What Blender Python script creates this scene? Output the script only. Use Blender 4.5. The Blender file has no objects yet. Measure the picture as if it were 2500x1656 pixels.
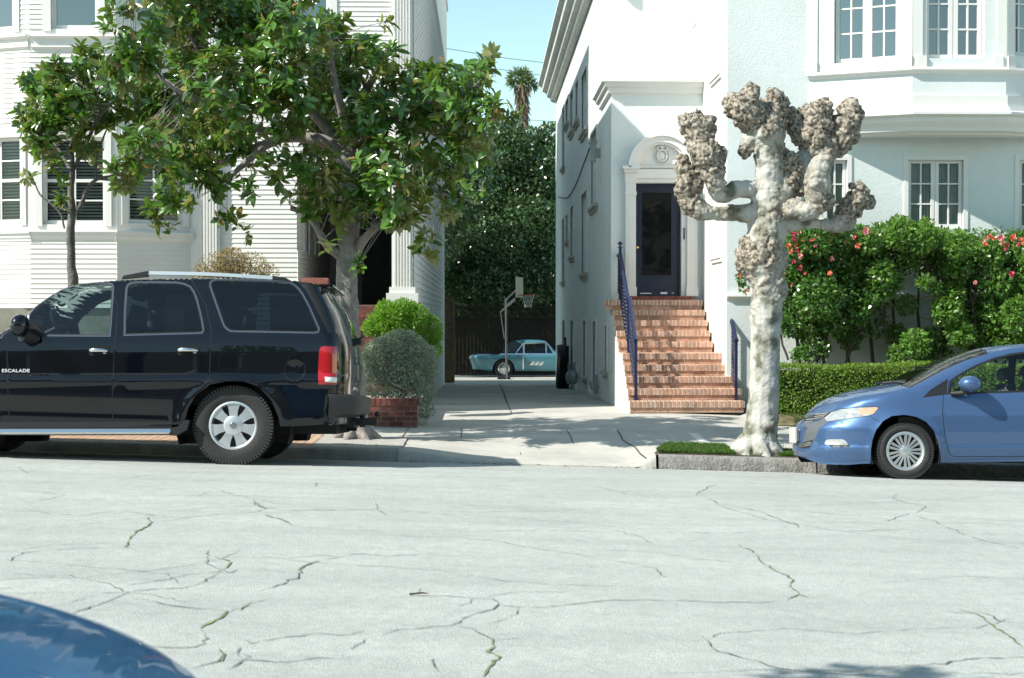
import bpy, math, random
import numpy as np
from mathutils import Vector, Matrix, Euler, noise
from mathutils.geometry import delaunay_2d_cdt
random.seed(7); rng = np.random.default_rng(11)
R = math.radians
sc = bpy.context.scene
COL = sc.collection
# ------------------------------------------------------------------ camera, sky, sun, exposure
F = 3470.0; CX, CY = 1250.0, 828.0            # focal length and centre, in pixels of the 2500 px wide photograph
cd = bpy.data.cameras.new('camera'); cam = bpy.data.objects.new('camera', cd); COL.objects.link(cam)
cam.location = (0, 0, 1.5); cam.rotation_euler = (R(90 - 0.99), 0, R(-1.22))
cd.sensor_width = 36; cd.lens = F / 2500 * 36; cd.clip_start = .05; cd.clip_end = 3000
cd.dof.use_dof = True; cd.dof.focus_distance = 18; cd.dof.aperture_fstop = 5.0
sc.camera = cam
SUN = Vector((1, .44, -1)).normalized()       # direction the light travels
w = bpy.data.worlds.new('World'); sc.world = w; w.use_nodes = True
nt = w.node_tree; bg = nt.nodes['Background']
sk = nt.nodes.new('ShaderNodeTexSky'); sk.sky_type = 'NISHITA'; sk.sun_disc = False
sk.sun_elevation = math.asin(-SUN.z); sk.sun_rotation = math.atan2(-SUN.x, -SUN.y)
sk.altitude = 0; sk.air_density = 1.0; sk.dust_density = .15; sk.ozone_density = 1.5
vm = nt.nodes.new('ShaderNodeVectorMath'); vm.operation = 'MULTIPLY'; vm.inputs[1].default_value = (.86, .90, .70)
nt.links.new(sk.outputs[0], vm.inputs[0]); nt.links.new(vm.outputs[0], bg.inputs[0]); bg.inputs[1].default_value = .15
sd = bpy.data.lights.new('sun', 'SUN'); so = bpy.data.objects.new('sun', sd); COL.objects.link(so)
so.rotation_euler = SUN.to_track_quat('-Z', 'Y').to_euler(); sd.energy = 4.1; sd.angle = R(.53); sd.color = (1, .965, .885)
sc.view_settings.view_transform = 'Standard'; sc.view_settings.look = 'None'
sc.view_settings.exposure = .90; sc.view_settings.gamma = 1
# ------------------------------------------------------------------ projection helpers: photo pixel <-> a real point
CAMR = cam.rotation_euler.to_matrix(); CAMI = CAMR.transposed(); CL = Vector(cam.location)
def ray(sx, sy): return CAMR @ Vector(((sx - CX) / F, (CY - sy) / F, -1))
def PY(sx, sy, Y): d = ray(sx, sy); return CL + d * (Y / d.y)
def PX(sx, sy, X): d = ray(sx, sy); return CL + d * (X / d.x)
def proj(p):
    q = CAMI @ (Vector(p) - CL); return (CX + F * q.x / -q.z, CY - F * q.y / -q.z)
def PL(sx, sy, p0, n):                         # onto a plane
    d = ray(sx, sy); return CL + d * ((Vector(p0) - CL).dot(n) / d.dot(n))
def lerp(a, b, t): return a + (b - a) * t
def sstep(a, b, x): t = min(max((x - a) / (b - a), 0), 1); return t * t * (3 - 2 * t)
# ------------------------------------------------------------------ the lie of the land
def YK(x): return 16.3 + .04 * max(0, min(x + 1, 12))
def zroad(x, y): return -.03 * (max(min(x, 40), -40) + 2.47) + .044 - .19 * min(abs(y - 9.4) / 6.9, 1.03) ** 4
def zfoot(x, y):
    yk = YK(x); g = zroad(x, yk); zk = g + (.13 if x < .5 else .155)
    s = np.interp(x, [-1, 3], [0, .028]); z = zk + s * (min(y, 21.8) - yk)
    wx = sstep(-1.0, .15, x) * (1 - sstep(1.72, 2.08, x)) * (1 - sstep(yk, 18.5, y))
    z = z * (1 - wx) + (g + .028) * wx
    if y > 21.8:
        zd = np.interp(y, [21.8, 25, 43.7, 60], [z, -.07, -.59, -.95]); z = zd
    if x > 4.0 and y > 20.3: z = lerp(z, .03, sstep(20.3, 20.9, y) * sstep(4.0, 4.2, x))
    return float(z)
def ground(x, y): return zroad(x, y) if y < YK(x) else zfoot(x, y)
def G(sx, sy, lift=0, road=False):             # pixel -> point on the ground
    z = -.1
    for k in range(12):
        d = ray(sx, sy); p = CL + d * ((z - CL.z) / d.z); z = lerp(z, (zroad if road else ground)(p.x, p.y), .7)
    return Vector((p.x, p.y, z + lift))
# ------------------------------------------------------------------ object helpers
def tag(o, label=None, cat=None, group=None, kind=None):
    if label: o['label'] = label
    if cat: o['category'] = cat
    if group: o['group'] = group
    if kind: o['kind'] = kind
    return o
def empty(name, loc=(0, 0, 0), label=None, cat=None, group=None, rot=(0, 0, 0)):
    o = bpy.data.objects.new(name, None); COL.objects.link(o); o.location = loc; o.rotation_euler = rot; o.empty_display_size = .2
    return tag(o, label, cat, group)
def link(name, me, parent=None, mats=None, smooth=None):
    o = bpy.data.objects.new(name, me); COL.objects.link(o)
    if parent: o.parent = parent
    for m in (mats or []): me.materials.append(m)
    if smooth is not None:
        me.shade_smooth()
        if smooth < 179: me.set_sharp_from_angle(angle=R(smooth))
    return o
def copy_tree(o, parent=None):
    c = o.copy(); COL.objects.link(c); c.parent = parent
    for ch in [k for k in bpy.data.objects if k.parent == o]: copy_tree(ch, c)
    return c
class MB:
    """collects shapes, then links them as one mesh; M is the frame the shapes are given in"""
    def __init__(s, M=None): s.v = []; s.f = []; s.m = []; s.M = M; s.mi = 0
    def add(s, vs, fs):
        n = len(s.v)
        s.v += [tuple(s.M @ Vector(p)) if s.M else tuple(p) for p in vs]
        s.f += [tuple(i + n for i in f) for f in fs]; s.m += [s.mi] * len(fs); return s
    def box(s, a, b):
        x0, x1 = sorted((a[0], b[0])); y0, y1 = sorted((a[1], b[1])); z0, z1 = sorted((a[2], b[2]))
        return s.add([(x0, y0, z0), (x1, y0, z0), (x1, y1, z0), (x0, y1, z0), (x0, y0, z1), (x1, y0, z1), (x1, y1, z1), (x0, y1, z1)],
                     [(0, 3, 2, 1), (4, 5, 6, 7), (0, 1, 5, 4), (1, 2, 6, 5), (2, 3, 7, 6), (3, 0, 4, 7)])
    def quad(s, a, b, c, d): return s.add([a, b, c, d], [(0, 1, 2, 3)])
    def tube(s, pts, r, n=8, cap=True):
        pts = [Vector(p) for p in pts]; rs = r if hasattr(r, '__len__') else [r] * len(pts)
        vs = []; fs = []; up = None
        for i, p in enumerate(pts):
            t = (pts[min(i + 1, len(pts) - 1)] - pts[max(i - 1, 0)])
            t = t.normalized() if t.length > 1e-9 else Vector((0, 0, 1))
            if up is None: up = t.orthogonal().normalized()
            a = (up - t * up.dot(t)).normalized(); up = a; b = t.cross(a)
            vs += [p + (a * math.cos(2 * math.pi * k / n) + b * math.sin(2 * math.pi * k / n)) * rs[i] for k in range(n)]
        for i in range(len(pts) - 1):
            for k in range(n):
                k2 = (k + 1) % n; fs.append((i * n + k, i * n + k2, (i + 1) * n + k2, (i + 1) * n + k))
        if cap: fs += [tuple(range(n))[::-1], tuple((len(pts) - 1) * n + k for k in range(n))]
        return s.add(vs, fs)
    def lathe(s, prof, c, axis='z', n=24):                       # prof: (radius, height) pairs
        vs = []; fs = []
        for r, h in prof:
            for k in range(n):
                a = 2 * math.pi * k / n; x, y = r * math.cos(a), r * math.sin(a)
                vs.append({'z': (c[0] + x, c[1] + y, c[2] + h), 'y': (c[0] + x, c[1] + h, c[2] + y), 'x': (c[0] + h, c[1] + x, c[2] + y)}[axis])
        for i in range(len(prof) - 1):
            for k in range(n):
                k2 = (k + 1) % n; fs.append((i * n + k, i * n + k2, (i + 1) * n + k2, (i + 1) * n + k))
        return s.add(vs, fs)
    def prism(s, poly, h0, h1, axis='y'):                        # 2D outline pushed along an axis
        n = len(poly); mk = {'y': lambda p, h: (p[0], h, p[1]), 'z': lambda p, h: (p[0], p[1], h), 'x': lambda p, h: (h, p[0], p[1])}[axis]
        vs = [mk(p, h0) for p in poly] + [mk(p, h1) for p in poly]
        fs = [tuple(range(n)), tuple(range(2 * n - 1, n - 1, -1))] + [(i, i + n, (i + 1) % n + n, (i + 1) % n) for i in range(n)]
        return s.add(vs, fs)
    def sphere(s, c, r, n=10, sq=(1, 1, 1)):
        prof = [(max(1e-4, math.sin(math.pi * i / n)), -math.cos(math.pi * i / n)) for i in range(n + 1)]
        k = len(s.v); M = s.M; s.M = None; s.lathe(prof, (0, 0, 0), 'z', n * 2); s.M = M
        for i in range(k, len(s.v)):
            p = s.v[i]; q = Vector((c[0] + p[0] * r * sq[0], c[1] + p[1] * r * sq[1], c[2] + p[2] * r * sq[2])); s.v[i] = tuple(M @ q if M else q)
        return s
    def build(s, name, mats, parent=None, smooth=None, world=False, fix=True):
        me = bpy.data.meshes.new(name); me.from_pydata(s.v, [], s.f)
        mats = mats if isinstance(mats, (list, tuple)) else [mats]
        if len(mats) > 1: me.polygons.foreach_set('material_index', s.m)
        if fix:
            import bmesh
            bm = bmesh.new(); bm.from_mesh(me); bmesh.ops.recalc_face_normals(bm, faces=bm.faces[:]); bm.to_mesh(me); bm.free()
        me.update(); o = link(name, me, parent, mats, smooth)
        if parent and world: o.matrix_parent_inverse = parent.matrix_basis.inverted()
        return o
def frame(p0, p1, z0=0):
    """frame of an upright wall: x along it from p0 to p1, y into the building, z up"""
    u = Vector((p1[0] - p0[0], p1[1] - p0[1], 0)); L = u.length; u.normalize(); n = Vector((-u.y, u.x, 0))
    M = Matrix(((u.x, n.x, 0, p0[0]), (u.y, n.y, 0, p0[1]), (0, 0, 1, z0), (0, 0, 0, 1))); return M, L
def onwall(M, sx, sy, off=0):                   # pixel -> (u, z) on that wall
    n = M.col[1].xyz; p = PL(sx, sy, M.translation + n * off, n); q = M.inverted() @ p; return q.x, q.z
def heightfield(name, xs, ys, zf, mats, parent=None, lift=0, keep=None):
    vs = [(x, y, zf(x, y) + lift) for y in ys for x in xs]; nx = len(xs)
    fs = [(j * nx + i, j * nx + i + 1, (j + 1) * nx + i + 1, (j + 1) * nx + i) for j in range(len(ys) - 1) for i in range(nx - 1)
          if keep is None or keep((xs[i] + xs[i + 1]) / 2, (ys[j] + ys[j + 1]) / 2)]
    me = bpy.data.meshes.new(name); me.from_pydata(vs, [], fs); me.update()
    return link(name, me, parent, mats if isinstance(mats, list) else [mats], 180)
def spline(pts, k=6, closed=False):
    P = [np.array(p, float) for p in pts]; n = len(P); out = []
    for i in range(n if closed else n - 1):
        if closed: a, b, c, d = P[(i - 1) % n], P[i], P[(i + 1) % n], P[(i + 2) % n]
        else: b, c = P[i], P[i + 1]; a = P[i - 1] if i else 2 * b - c; d = P[i + 2] if i + 2 < n else 2 * c - b
        for j in range(k):
            t = j / k; out.append(.5 * (2 * b + (c - a) * t + (2 * a - 5 * b + 4 * c - d) * t * t + (3 * b - a - 3 * c + d) * t ** 3))
    if not closed: out.append(P[-1])
    return out
# ------------------------------------------------------------------ materials
MATS = {}
def _n(t, ty, **k):
    n = t.nodes.new(ty)
    for a, v in k.items():
        if isinstance(v, dict):
            for i, x in v.items(): n.inputs[i].default_value = x
        else: setattr(n, a, v)
    return n
def mat(name, c, rough=.6, var=.12, scale=4, bump=0, bscale=60, metal=0, coat=0, spec=.5, c2=None, island=0, fine=0, coord='Object', streak=0):
    if name in MATS: return MATS[name]
    m = bpy.data.materials.new(name); MATS[name] = m; m.use_nodes = True; t = m.node_tree; L = t.links.new
    b = t.nodes['Principled BSDF']; c = tuple(c) + (1,)
    b.inputs['Roughness'].default_value = rough; b.inputs['Metallic'].default_value = metal
    b.inputs['Specular IOR Level'].default_value = spec; b.inputs['Coat Weight'].default_value = coat; b.inputs['Coat Roughness'].default_value = .03
    tc = _n(t, 'ShaderNodeTexCoord'); src = tc.outputs[coord]
    if var or c2:
        nz = _n(t, 'ShaderNodeTexNoise'); nz.inputs['Scale'].default_value = scale; nz.inputs['Detail'].default_value = 6; nz.inputs['Roughness'].default_value = .65
        L(src, nz.inputs['Vector'])
        rp = _n(t, 'ShaderNodeValToRGB'); L(nz.outputs['Fac'], rp.inputs[0])
        rp.color_ramp.elements[0].position = .35; rp.color_ramp.elements[1].position = .65
        rp.color_ramp.elements[0].color = tuple(x * (1 - var) for x in c[:3]) + (1,)
        rp.color_ramp.elements[1].color = (tuple(c2) + (1,)) if c2 else tuple(min(1, x * (1 + var)) for x in c[:3]) + (1,)
        col = rp.outputs[0]
    else:
        rgb = _n(t, 'ShaderNodeRGB'); rgb.outputs[0].default_value = c; col = rgb.outputs[0]
    def mul(col, fac, lo, hi):
        mr = _n(t, 'ShaderNodeMapRange'); L(fac, mr.inputs[0]); mr.inputs[3].default_value = lo; mr.inputs[4].default_value = hi
        vm = _n(t, 'ShaderNodeVectorMath', operation='SCALE'); L(col, vm.inputs[0]); L(mr.outputs[0], vm.inputs['Scale']); return vm.outputs[0]
    if fine:
        n2 = _n(t, 'ShaderNodeTexNoise'); n2.inputs['Scale'].default_value = 90; n2.inputs['Detail'].default_value = 3; L(src, n2.inputs['Vector'])
        col = mul(col, n2.outputs['Fac'], 1 - fine, 1 + fine)
    if streak:
        mp = _n(t, 'ShaderNodeMapping'); mp.inputs['Scale'].default_value = (.35, 2.2, 1); L(src, mp.inputs[0])
        for sc_, am in ((1.1, streak), (9, streak * .8), (30, streak * .9)):
            n4 = _n(t, 'ShaderNodeTexNoise'); n4.inputs['Scale'].default_value = sc_; n4.inputs['Detail'].default_value = 4; L(mp.outputs[0] if sc_ < 5 else src, n4.inputs['Vector']); rr = _n(t, 'ShaderNodeMapRange'); rr.inputs[1].default_value = .3; rr.inputs[2].default_value = .7; L(n4.outputs['Fac'], rr.inputs[0]); col = mul(col, rr.outputs[0], 1 - am, 1 + am)
    if island:
        g = _n(t, 'ShaderNodeNewGeometry'); col = mul(col, g.outputs['Random Per Island'], 1 - island, 1 + island)
    L(col, b.inputs['Base Color'])
    if bump:
        n3 = _n(t, 'ShaderNodeTexNoise'); n3.inputs['Scale'].default_value = bscale; n3.inputs['Detail'].default_value = 5; L(src, n3.inputs['Vector'])
        bp = _n(t, 'ShaderNodeBump'); bp.inputs['Strength'].default_value = min(1, bump); bp.inputs['Distance'].default_value = .02 * max(1, bump)
        L(n3.outputs['Fac'], bp.inputs['Height']); L(bp.outputs[0], b.inputs['Normal'])
    return m
def leafmat(name, top, under=None, rough=.35, var=.35, trans=.25, gloss=.5, warm=None):
    if name in MATS: return MATS[name]
    m = bpy.data.materials.new(name); MATS[name] = m; m.use_nodes = True; t = m.node_tree; L = t.links.new
    b = t.nodes['Principled BSDF']; b.inputs['Roughness'].default_value = rough; b.inputs['Specular IOR Level'].default_value = gloss
    g = _n(t, 'ShaderNodeNewGeometry'); rp = _n(t, 'ShaderNodeValToRGB'); L(g.outputs['Random Per Island'], rp.inputs[0])
    e = rp.color_ramp.elements; e[0].color = tuple(x * (1 - var) for x in top) + (1,); e[1].color = tuple(x * (1 + var) for x in top) + (1,)
    if warm:
        e[1].position = .93; k = e.new(.975); k.color = tuple(warm) + (1,)
    mx = _n(t, 'ShaderNodeMix', data_type='RGBA'); L(g.outputs['Backfacing'], mx.inputs[0]); L(rp.outputs[0], mx.inputs[6])
    un = under or tuple(x * 1.35 for x in top); mx.inputs[7].default_value = tuple(un) + (1,)
    L(mx.outputs[2], b.inputs['Base Color'])
    tr = _n(t, 'ShaderNodeBsdfTranslucent'); tr.inputs[0].default_value = (top[0] * 2.4, top[1] * 2.6, top[2] * 1.0, 1)
    ms = _n(t, 'ShaderNodeMixShader'); ms.inputs[0].default_value = trans; L(b.outputs[0], ms.inputs[1]); L(tr.outputs[0], ms.inputs[2])
    L(ms.outputs[0], t.nodes['Material Output'].inputs[0]); return m
def glassmat(name, tint=(.8, .9, .9), refl=1.0, rough=.01, ior=1.5):
    if name in MATS: return MATS[name]
    m = bpy.data.materials.new(name); MATS[name] = m; m.use_nodes = True; t = m.node_tree; L = t.links.new
    t.nodes.remove(t.nodes['Principled BSDF'])
    fr = _n(t, 'ShaderNodeFresnel'); fr.inputs[0].default_value = ior
    tp = _n(t, 'ShaderNodeBsdfTransparent'); tp.inputs[0].default_value = tuple(tint) + (1,)
    gl = _n(t, 'ShaderNodeBsdfGlossy'); gl.inputs['Roughness'].default_value = rough; gl.inputs[0].default_value = (refl, refl, refl, 1)
    ms = _n(t, 'ShaderNodeMixShader'); L(fr.outputs[0], ms.inputs[0]); L(tp.outputs[0], ms.inputs[1]); L(gl.outputs[0], ms.inputs[2])
    L(ms.outputs[0], t.nodes['Material Output'].inputs[0]); return m
# ------------------------------------------------------------------ materials of the place
m_asphalt = mat('old pale asphalt', (.385, .40, .375), .9, .07, .5, bump=.5, bscale=120, fine=.34, coord='Object', streak=.085)
m_crack = mat('crack', (.13, .13, .115), .95, .5, 9, fine=.3)
m_moss = mat('moss in crack', (.17, .185, .085), .95, .5, 14, fine=.3)
m_conc = mat('pale concrete', (.43, .415, .375), .85, .12, 1.3, bump=.2, bscale=120, fine=.1, c2=(.49, .47, .425), streak=.05)
m_concd = mat('darker concrete', (.36, .35, .31), .85, .2, .8, bump=.2, bscale=120, fine=.12)  # darker concrete for the rear of the drive
m_joint = mat('joint', (.06, .055, .04), .95, .2)
m_kerb = mat('granite kerb', (.24, .23, .21), .85, .3, 14, bump=.9, bscale=38, fine=.35)
m_kerbc = mat('concrete kerb', (.30, .29, .26), .85, .2, 5, bump=.3, bscale=60, fine=.2)
m_soil = mat('soil', (.10, .075, .05), .95, .4, 9, bump=.8, bscale=40, fine=.3)
m_white = mat('white house paint', (.73, .71, .675), .6, .03, 2)
m_whited = mat('old white stucco', (.70, .69, .66), .75, .05, 1.2, bump=.12, bscale=45, streak=.015)
m_stucco = mat('pale grey stucco', (.66, .70, .685), .8, .05, .9, bump=.25, bscale=35, streak=.02)
m_trim = mat('trim paint', (.72, .71, .675), .6, .03, 3)
m_found = mat('foundation', (.22, .21, .17), .9, .2, 3)
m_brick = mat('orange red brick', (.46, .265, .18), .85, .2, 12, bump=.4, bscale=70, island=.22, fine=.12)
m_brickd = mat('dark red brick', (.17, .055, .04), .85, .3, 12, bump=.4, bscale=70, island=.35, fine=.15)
m_mortar = mat('mortar', (.66, .60, .53), .9, .12, 12, fine=.1)
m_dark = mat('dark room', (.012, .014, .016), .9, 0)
m_navy = mat('navy door paint', (.008, .015, .040), .35, .1, 4, spec=.5)
m_iron = mat('blue black iron', (.011, .018, .062), .35, .15, 20, spec=.6)
m_chrome = mat('chrome', (.75, .76, .77), .12, 0, metal=1)
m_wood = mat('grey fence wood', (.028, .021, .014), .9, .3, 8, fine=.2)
m_bark = mat('grey bark', (.20, .175, .15), .9, .35, 9, bump=.9, bscale=30, fine=.2)
m_twig = mat('twig', (.16, .11, .07), .9, .3, 9)
g_pane = glassmat('window glass', (.82, .88, .88), 1.0)
# ------------------------------------------------------------------ ground, road, pavement
def rng_(a, b, d): n = max(1, int(round((b - a) / d))); return [a + (b - a) * i / n for i in range(n + 1)]
base = heightfield('ground', [-1500, -60, 60, 1500], [-1500, -12, 62, 2500], lambda x, y: -1.15 if y > -20 else -1.15, mat('dry earth', (.12, .11, .07), .95, .3, .2)); tag(base, kind='structure')
xs = rng_(-40, 40, .5); ys = rng_(2.5, 18.2, .2)
vs = [(x, y, zroad(x, y)) for y in ys for x in xs]; nx = len(xs)
fs = [(j * nx + i, j * nx + i + 1, (j + 1) * nx + i + 1, (j + 1) * nx + i) for j in range(len(ys) - 1) for i in range(nx - 1)]
fm = [0] * len(fs)
def drape(poly, wid, mi, jit=.6, road=True, lift=.005, px=True, seg=.05, seed=0):
    """a crack or joint: a thin ragged ribbon laid on the surface along a traced line"""
    rd = random.Random(int(poly[0][0] * 7 + len(poly) * 13 + seed)); seed = 0 if px else seed
    P = [G(p[0], p[1], 0, road) if px else Vector((p[0], p[1], 0)) for p in poly]; pts = []
    for a, b in zip(P[:-1], P[1:]):
        n = max(1, int((b - a).length / seg)); pts += [a.lerp(b, i / n) for i in range(n)]
    pts.append(P[-1]); n = len(pts); zf = zroad if road else ground
    if jit: pts = [p + Vector((noise.noise(Vector((p.x * 2.3, p.y * 2.3, seed))) * .045 + rd.gauss(0, .007), noise.noise(Vector((p.x * 3, p.y * 3, 5 + seed))) * .04 + rd.gauss(0, .009), 0)) * min(1, jit * 1.6) for p in pts]
    k0 = len(vs)
    for i, p in enumerate(pts):
        t = (pts[min(i + 1, n - 1)] - pts[max(i - 1, 0)]); t.z = 0
        if t.length < 1e-6: t = Vector((1, 0, 0))
        t.normalize(); s = Vector((-t.y, t.x, 0))
        ww = wid * (1 - jit + jit * rd.uniform(.1, 1.9)) * (min(1, min(i, n - 1 - i) / 3 + .35) if jit else 1) / 2
        for q in (p + s * ww, p - s * ww): vs.append((q.x, q.y, zf(q.x, q.y) + lift))
    for i in range(n - 1): fs.append((k0 + 2 * i, k0 + 2 * i + 1, k0 + 2 * i + 3, k0 + 2 * i + 2)); fm.append(mi)
# cracks traced from the photograph (2500 px coordinates): list, width m, material
CR = [([(28,1373),(60,1352),(130,1343),(215,1341),(305,1339),(330,1345)], .016, 1), ([(70,1246),(120,1256),(200,1260),(270,1250),(300,1247)], .013, 1),
 ([(300,1247),(360,1258),(450,1265),(530,1258),(610,1252),(660,1240)], .012, 1), ([(312,1338),(316,1318),(335,1298),(365,1282),(377,1276),(362,1262)], .05, 2),
 ([(377,1276),(430,1270),(490,1262)], .016, 1), ([(28,1400),(65,1406),(170,1406),(215,1414),(262,1425),(285,1440),(312,1447)], .018, 1),
 ([(312,1447),(285,1460),(240,1478),(190,1494),(165,1500)], .035, 1), ([(312,1447),(380,1440),(460,1438),(505,1425),(530,1405),(542,1395)], .024, 1),
 ([(290,1432),(345,1423),(410,1418),(480,1402),(540,1394)], .018, 1), ([(540,1394),(545,1400),(565,1400),(580,1392)], .022, 1), ([(540,1394),(555,1375),(545,1365),(520,1360)], .035, 2),
 ([(520,1360),(600,1362),(700,1364),(770,1357),(840,1364)], .014, 1), ([(580,1392),(640,1392),(700,1398),(735,1400)], .012, 1),
 ([(640,1442),(680,1425),(715,1413),(735,1402),(745,1385),(775,1370)], .026, 1), ([(737,1395),(750,1380),(780,1370)], .035, 2), ([(780,1370),(830,1362),(875,1353),(940,1360),(1000,1356),(1075,1353)], .018, 1),
 ([(320,1463),(370,1470),(430,1482),(500,1490),(540,1494),(580,1484),(640,1466),(690,1460)], .018, 1), ([(540,1494),(535,1508),(512,1522),(495,1535)], .07, 2),
 ([(580,1488),(600,1478)], .05, 2), ([(505,1540),(502,1560),(490,1575),(440,1583),(390,1585),(330,1575),(300,1570)], .022, 1), ([(470,1636),(500,1625),(530,1617),(538,1600),(525,1585)], .034, 1),
 ([(538,1614),(590,1612),(640,1617),(700,1618),(780,1610),(860,1607)], .024, 1), ([(590,1600),(600,1605),(570,1630),(555,1637)], .03, 1), ([(538,1614),(542,1600),(536,1592)], .05, 2), ([(575,1610),(570,1590),(590,1582)], .02, 1),
 ([(600,1560),(615,1572),(680,1560),(760,1550),(860,1548),(885,1540)], .018, 1), ([(850,1586),(885,1562)], .02, 1), ([(930,1552),(975,1540),(1100,1532),(1150,1512),(1205,1488),(1215,1475),(1190,1463),(1080,1456),(950,1458)], .02, 1),
 ([(1215,1475),(1270,1483),(1340,1482),(1400,1474),(1480,1468),(1600,1467),(1750,1471),(1850,1472),(1920,1466)], .020, 1), ([(1190,1526),(1240,1514),(1268,1500),(1272,1487)], .018, 2), ([(1110,1532),(1150,1540),(1175,1555),(1192,1562)], .02, 1),
 ([(1192,1562),(1200,1580),(1190,1592),(1218,1606),(1215,1620),(1185,1645),(1175,1656)], .055, 2), ([(1195,1565),(1290,1556)], .012, 1), ([(1060,1610),(1070,1640)], .02, 1),
 ([(1400,1185),(1455,1190),(1530,1208),(1600,1214),(1700,1213)], .013, 1), ([(1700,1213),(1705,1200),(1750,1182)], .018, 1), ([(1735,1218),(1745,1230),(1800,1238),(1850,1250),(1900,1265),(1940,1285)], .018, 1), ([(1935,1275),(1942,1290)], .03, 2),
 ([(1795,1330),(1835,1345),(1855,1368),(1900,1395),(1925,1415),(1935,1440),(1950,1450)], .030, 2), ([(1920,1466),(1945,1450),(1960,1458),(2020,1462)], .03, 2), ([(1600,1300),(1700,1302),(1800,1302),(1900,1295),(1980,1293),(2080,1298),(2200,1292)], .013, 1),
 ([(1900,1290),(1915,1288)], .02, 1), ([(1960,1276),(2060,1277),(2160,1276),(2190,1265),(2240,1250),(2265,1238),(2210,1230),(2180,1217),(2200,1207)], .013, 1), ([(2265,1238),(2350,1236)], .01, 1), ([(2240,1262),(2290,1278),(2350,1305),(2430,1325),(2500,1345)], .016, 1), ([(2300,1290),(2420,1305),(2500,1308)], .010, 1),
 ([(2340,1490),(2390,1505),(2450,1540),(2480,1568),(2500,1585)], .035, 2), ([(2300,1495),(2400,1500),(2440,1518),(2500,1523)], .016, 1), ([(1720,1557),(1740,1580),(1752,1592),(1800,1608),(1880,1632),(1980,1640)], .020, 1), ([(1735,1580),(1752,1592)], .045, 2),
 ([(2115,1645),(2140,1636),(2200,1628),(2300,1620),(2380,1608),(2500,1604)], .020, 1), ([(1980,1640),(2060,1648),(2115,1645),(2112,1656)], .024, 1), ([(800,1193),(860,1190),(940,1198),(1000,1204)], .010, 1), ([(770,1180),(765,1192)], .04, 2),
 ([(620,1222),(640,1240),(700,1245),(850,1246),(940,1242)], .013, 1), ([(618,1222),(625,1232),(650,1243)], .04, 2), ([(650,1257),(690,1268),(708,1282)], .05, 2), ([(640,1256),(720,1250),(800,1240)], .012, 1), ([(708,1286),(800,1294),(930,1297),(1100,1299),(1300,1296),(1500,1300)], .011, 1),
 ([(60,1200),(110,1202),(160,1210),(100,1222),(60,1230)], .012, 1), ([(1500,1295),(1560,1310),(1590,1330)], .012, 1), ([(915,1228),(925,1248),(940,1258)], .02, 2), ([(2230,1590),(2250,1600)], .02, 1), ([(480,1212),(512,1200)], .014, 1)]
for i, (pl, wd, mi) in enumerate(CR): drape(pl, (wd ** .75 * .125 if mi == 1 else wd * .27), mi, .82, seed=i)
for k in range(84):                                       # hairline cracks too fine to trace
    x0 = random.uniform(-8, 9); y0 = random.uniform(6, 15.5); a = random.uniform(-.5, .5) + (math.pi if k % 2 else 0); q = [(x0, y0)]
    for j in range(random.randint(3, 8)): a += random.gauss(0, .35); q.append((q[-1][0] + .35 * math.cos(a), q[-1][1] + .3 * math.sin(a)))
    drape(q, .0045, 1, .7, px=False, seed=100 + k)
me = bpy.data.meshes.new('road'); me.from_pydata(vs, [], fs); me.polygons.foreach_set('material_index', fm); me.update()
tag(link('road', me, None, [m_asphalt, m_crack, m_moss], 180), kind='structure')
# far pavement: one sheet of concrete that also carries the driveway, with its joints
def xs_foot(): return sorted(set([round(v, 3) for v in rng_(-40, -8, 1) + rng_(-8, 12, .12) + rng_(12, 40, 1)]))
XF = xs_foot()
vs = []; fs = []; fm = []
rows = [0, .15] + [.15 + .12 * k for k in range(1, 50)]
def yrow(x, t): return YK(x) + .16 + t * (21.8 - YK(x) - .16) / rows[-1]
for t in rows: vs += [(x, yrow(x, t), zfoot(x, yrow(x, t))) for x in XF]
nx = len(XF); fs = [(j * nx + i, j * nx + i + 1, (j + 1) * nx + i + 1, (j + 1) * nx + i) for j in range(len(rows) - 1) for i in range(nx - 1)]; fm = [0] * len(fs)
for pl, wd in [([(1262,1043),(1271,1112)], .022), ([(1238,985),(1262,1043)], .022), ([(1127,1045),(1126,1072)], .014), ([(1383,1050),(1400,1086)], .014), ([(1003,1040),(1130,1042),(1250,1045),(1400,1047),(1500,1050)], .012), ([(1003,1040),(982,1068),(968,1095)], .014),
               ([(1000,1072),(1180,1078)], .012), ([(1507,1050),(1520,1075),(1550,1093),(1585,1122),(1602,1134)], .022), ([(1507,1050),(1700,1053),(1900,1056)], .012), ([(985,1040),(1000,1038)], .01)]:
    drape(pl, wd * .8, 1, .1, road=False, lift=.006, seg=.1)
k0 = len(vs)
for a, b in [((1690,1058),(1728,1086))]:                  # the pale patch strip across the pavement
    drape([a, b], .12, 2, 0, road=False, lift=.005)
me = bpy.data.meshes.new('sidewalk'); me.from_pydata(vs, [], fs); me.polygons.foreach_set('material_index', fm); me.update()
tag(link('sidewalk', me, None, [m_conc, m_joint, mat('new concrete', (.66, .64, .6), .85, .06)], 180), kind='structure')
vs = []; fs = []; fm = []
XD = rng_(-1.6, 3.9, .25); YD = rng_(21.8, 60, .4); vs = [(x, y, zfoot(x, y)) for y in YD for x in XD]; nx = len(XD)
fs = [(j * nx + i, j * nx + i + 1, (j + 1) * nx + i + 1, (j + 1) * nx + i) for j in range(len(YD) - 1) for i in range(nx - 1)]; fm = [0 if YD[f[0] // nx] < 24.2 else 1 for f in fs]
drape([(1238,985),(1228,955),(1219,938)], .03, 2, .3, road=False, lift=.006, seg=.15)
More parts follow.
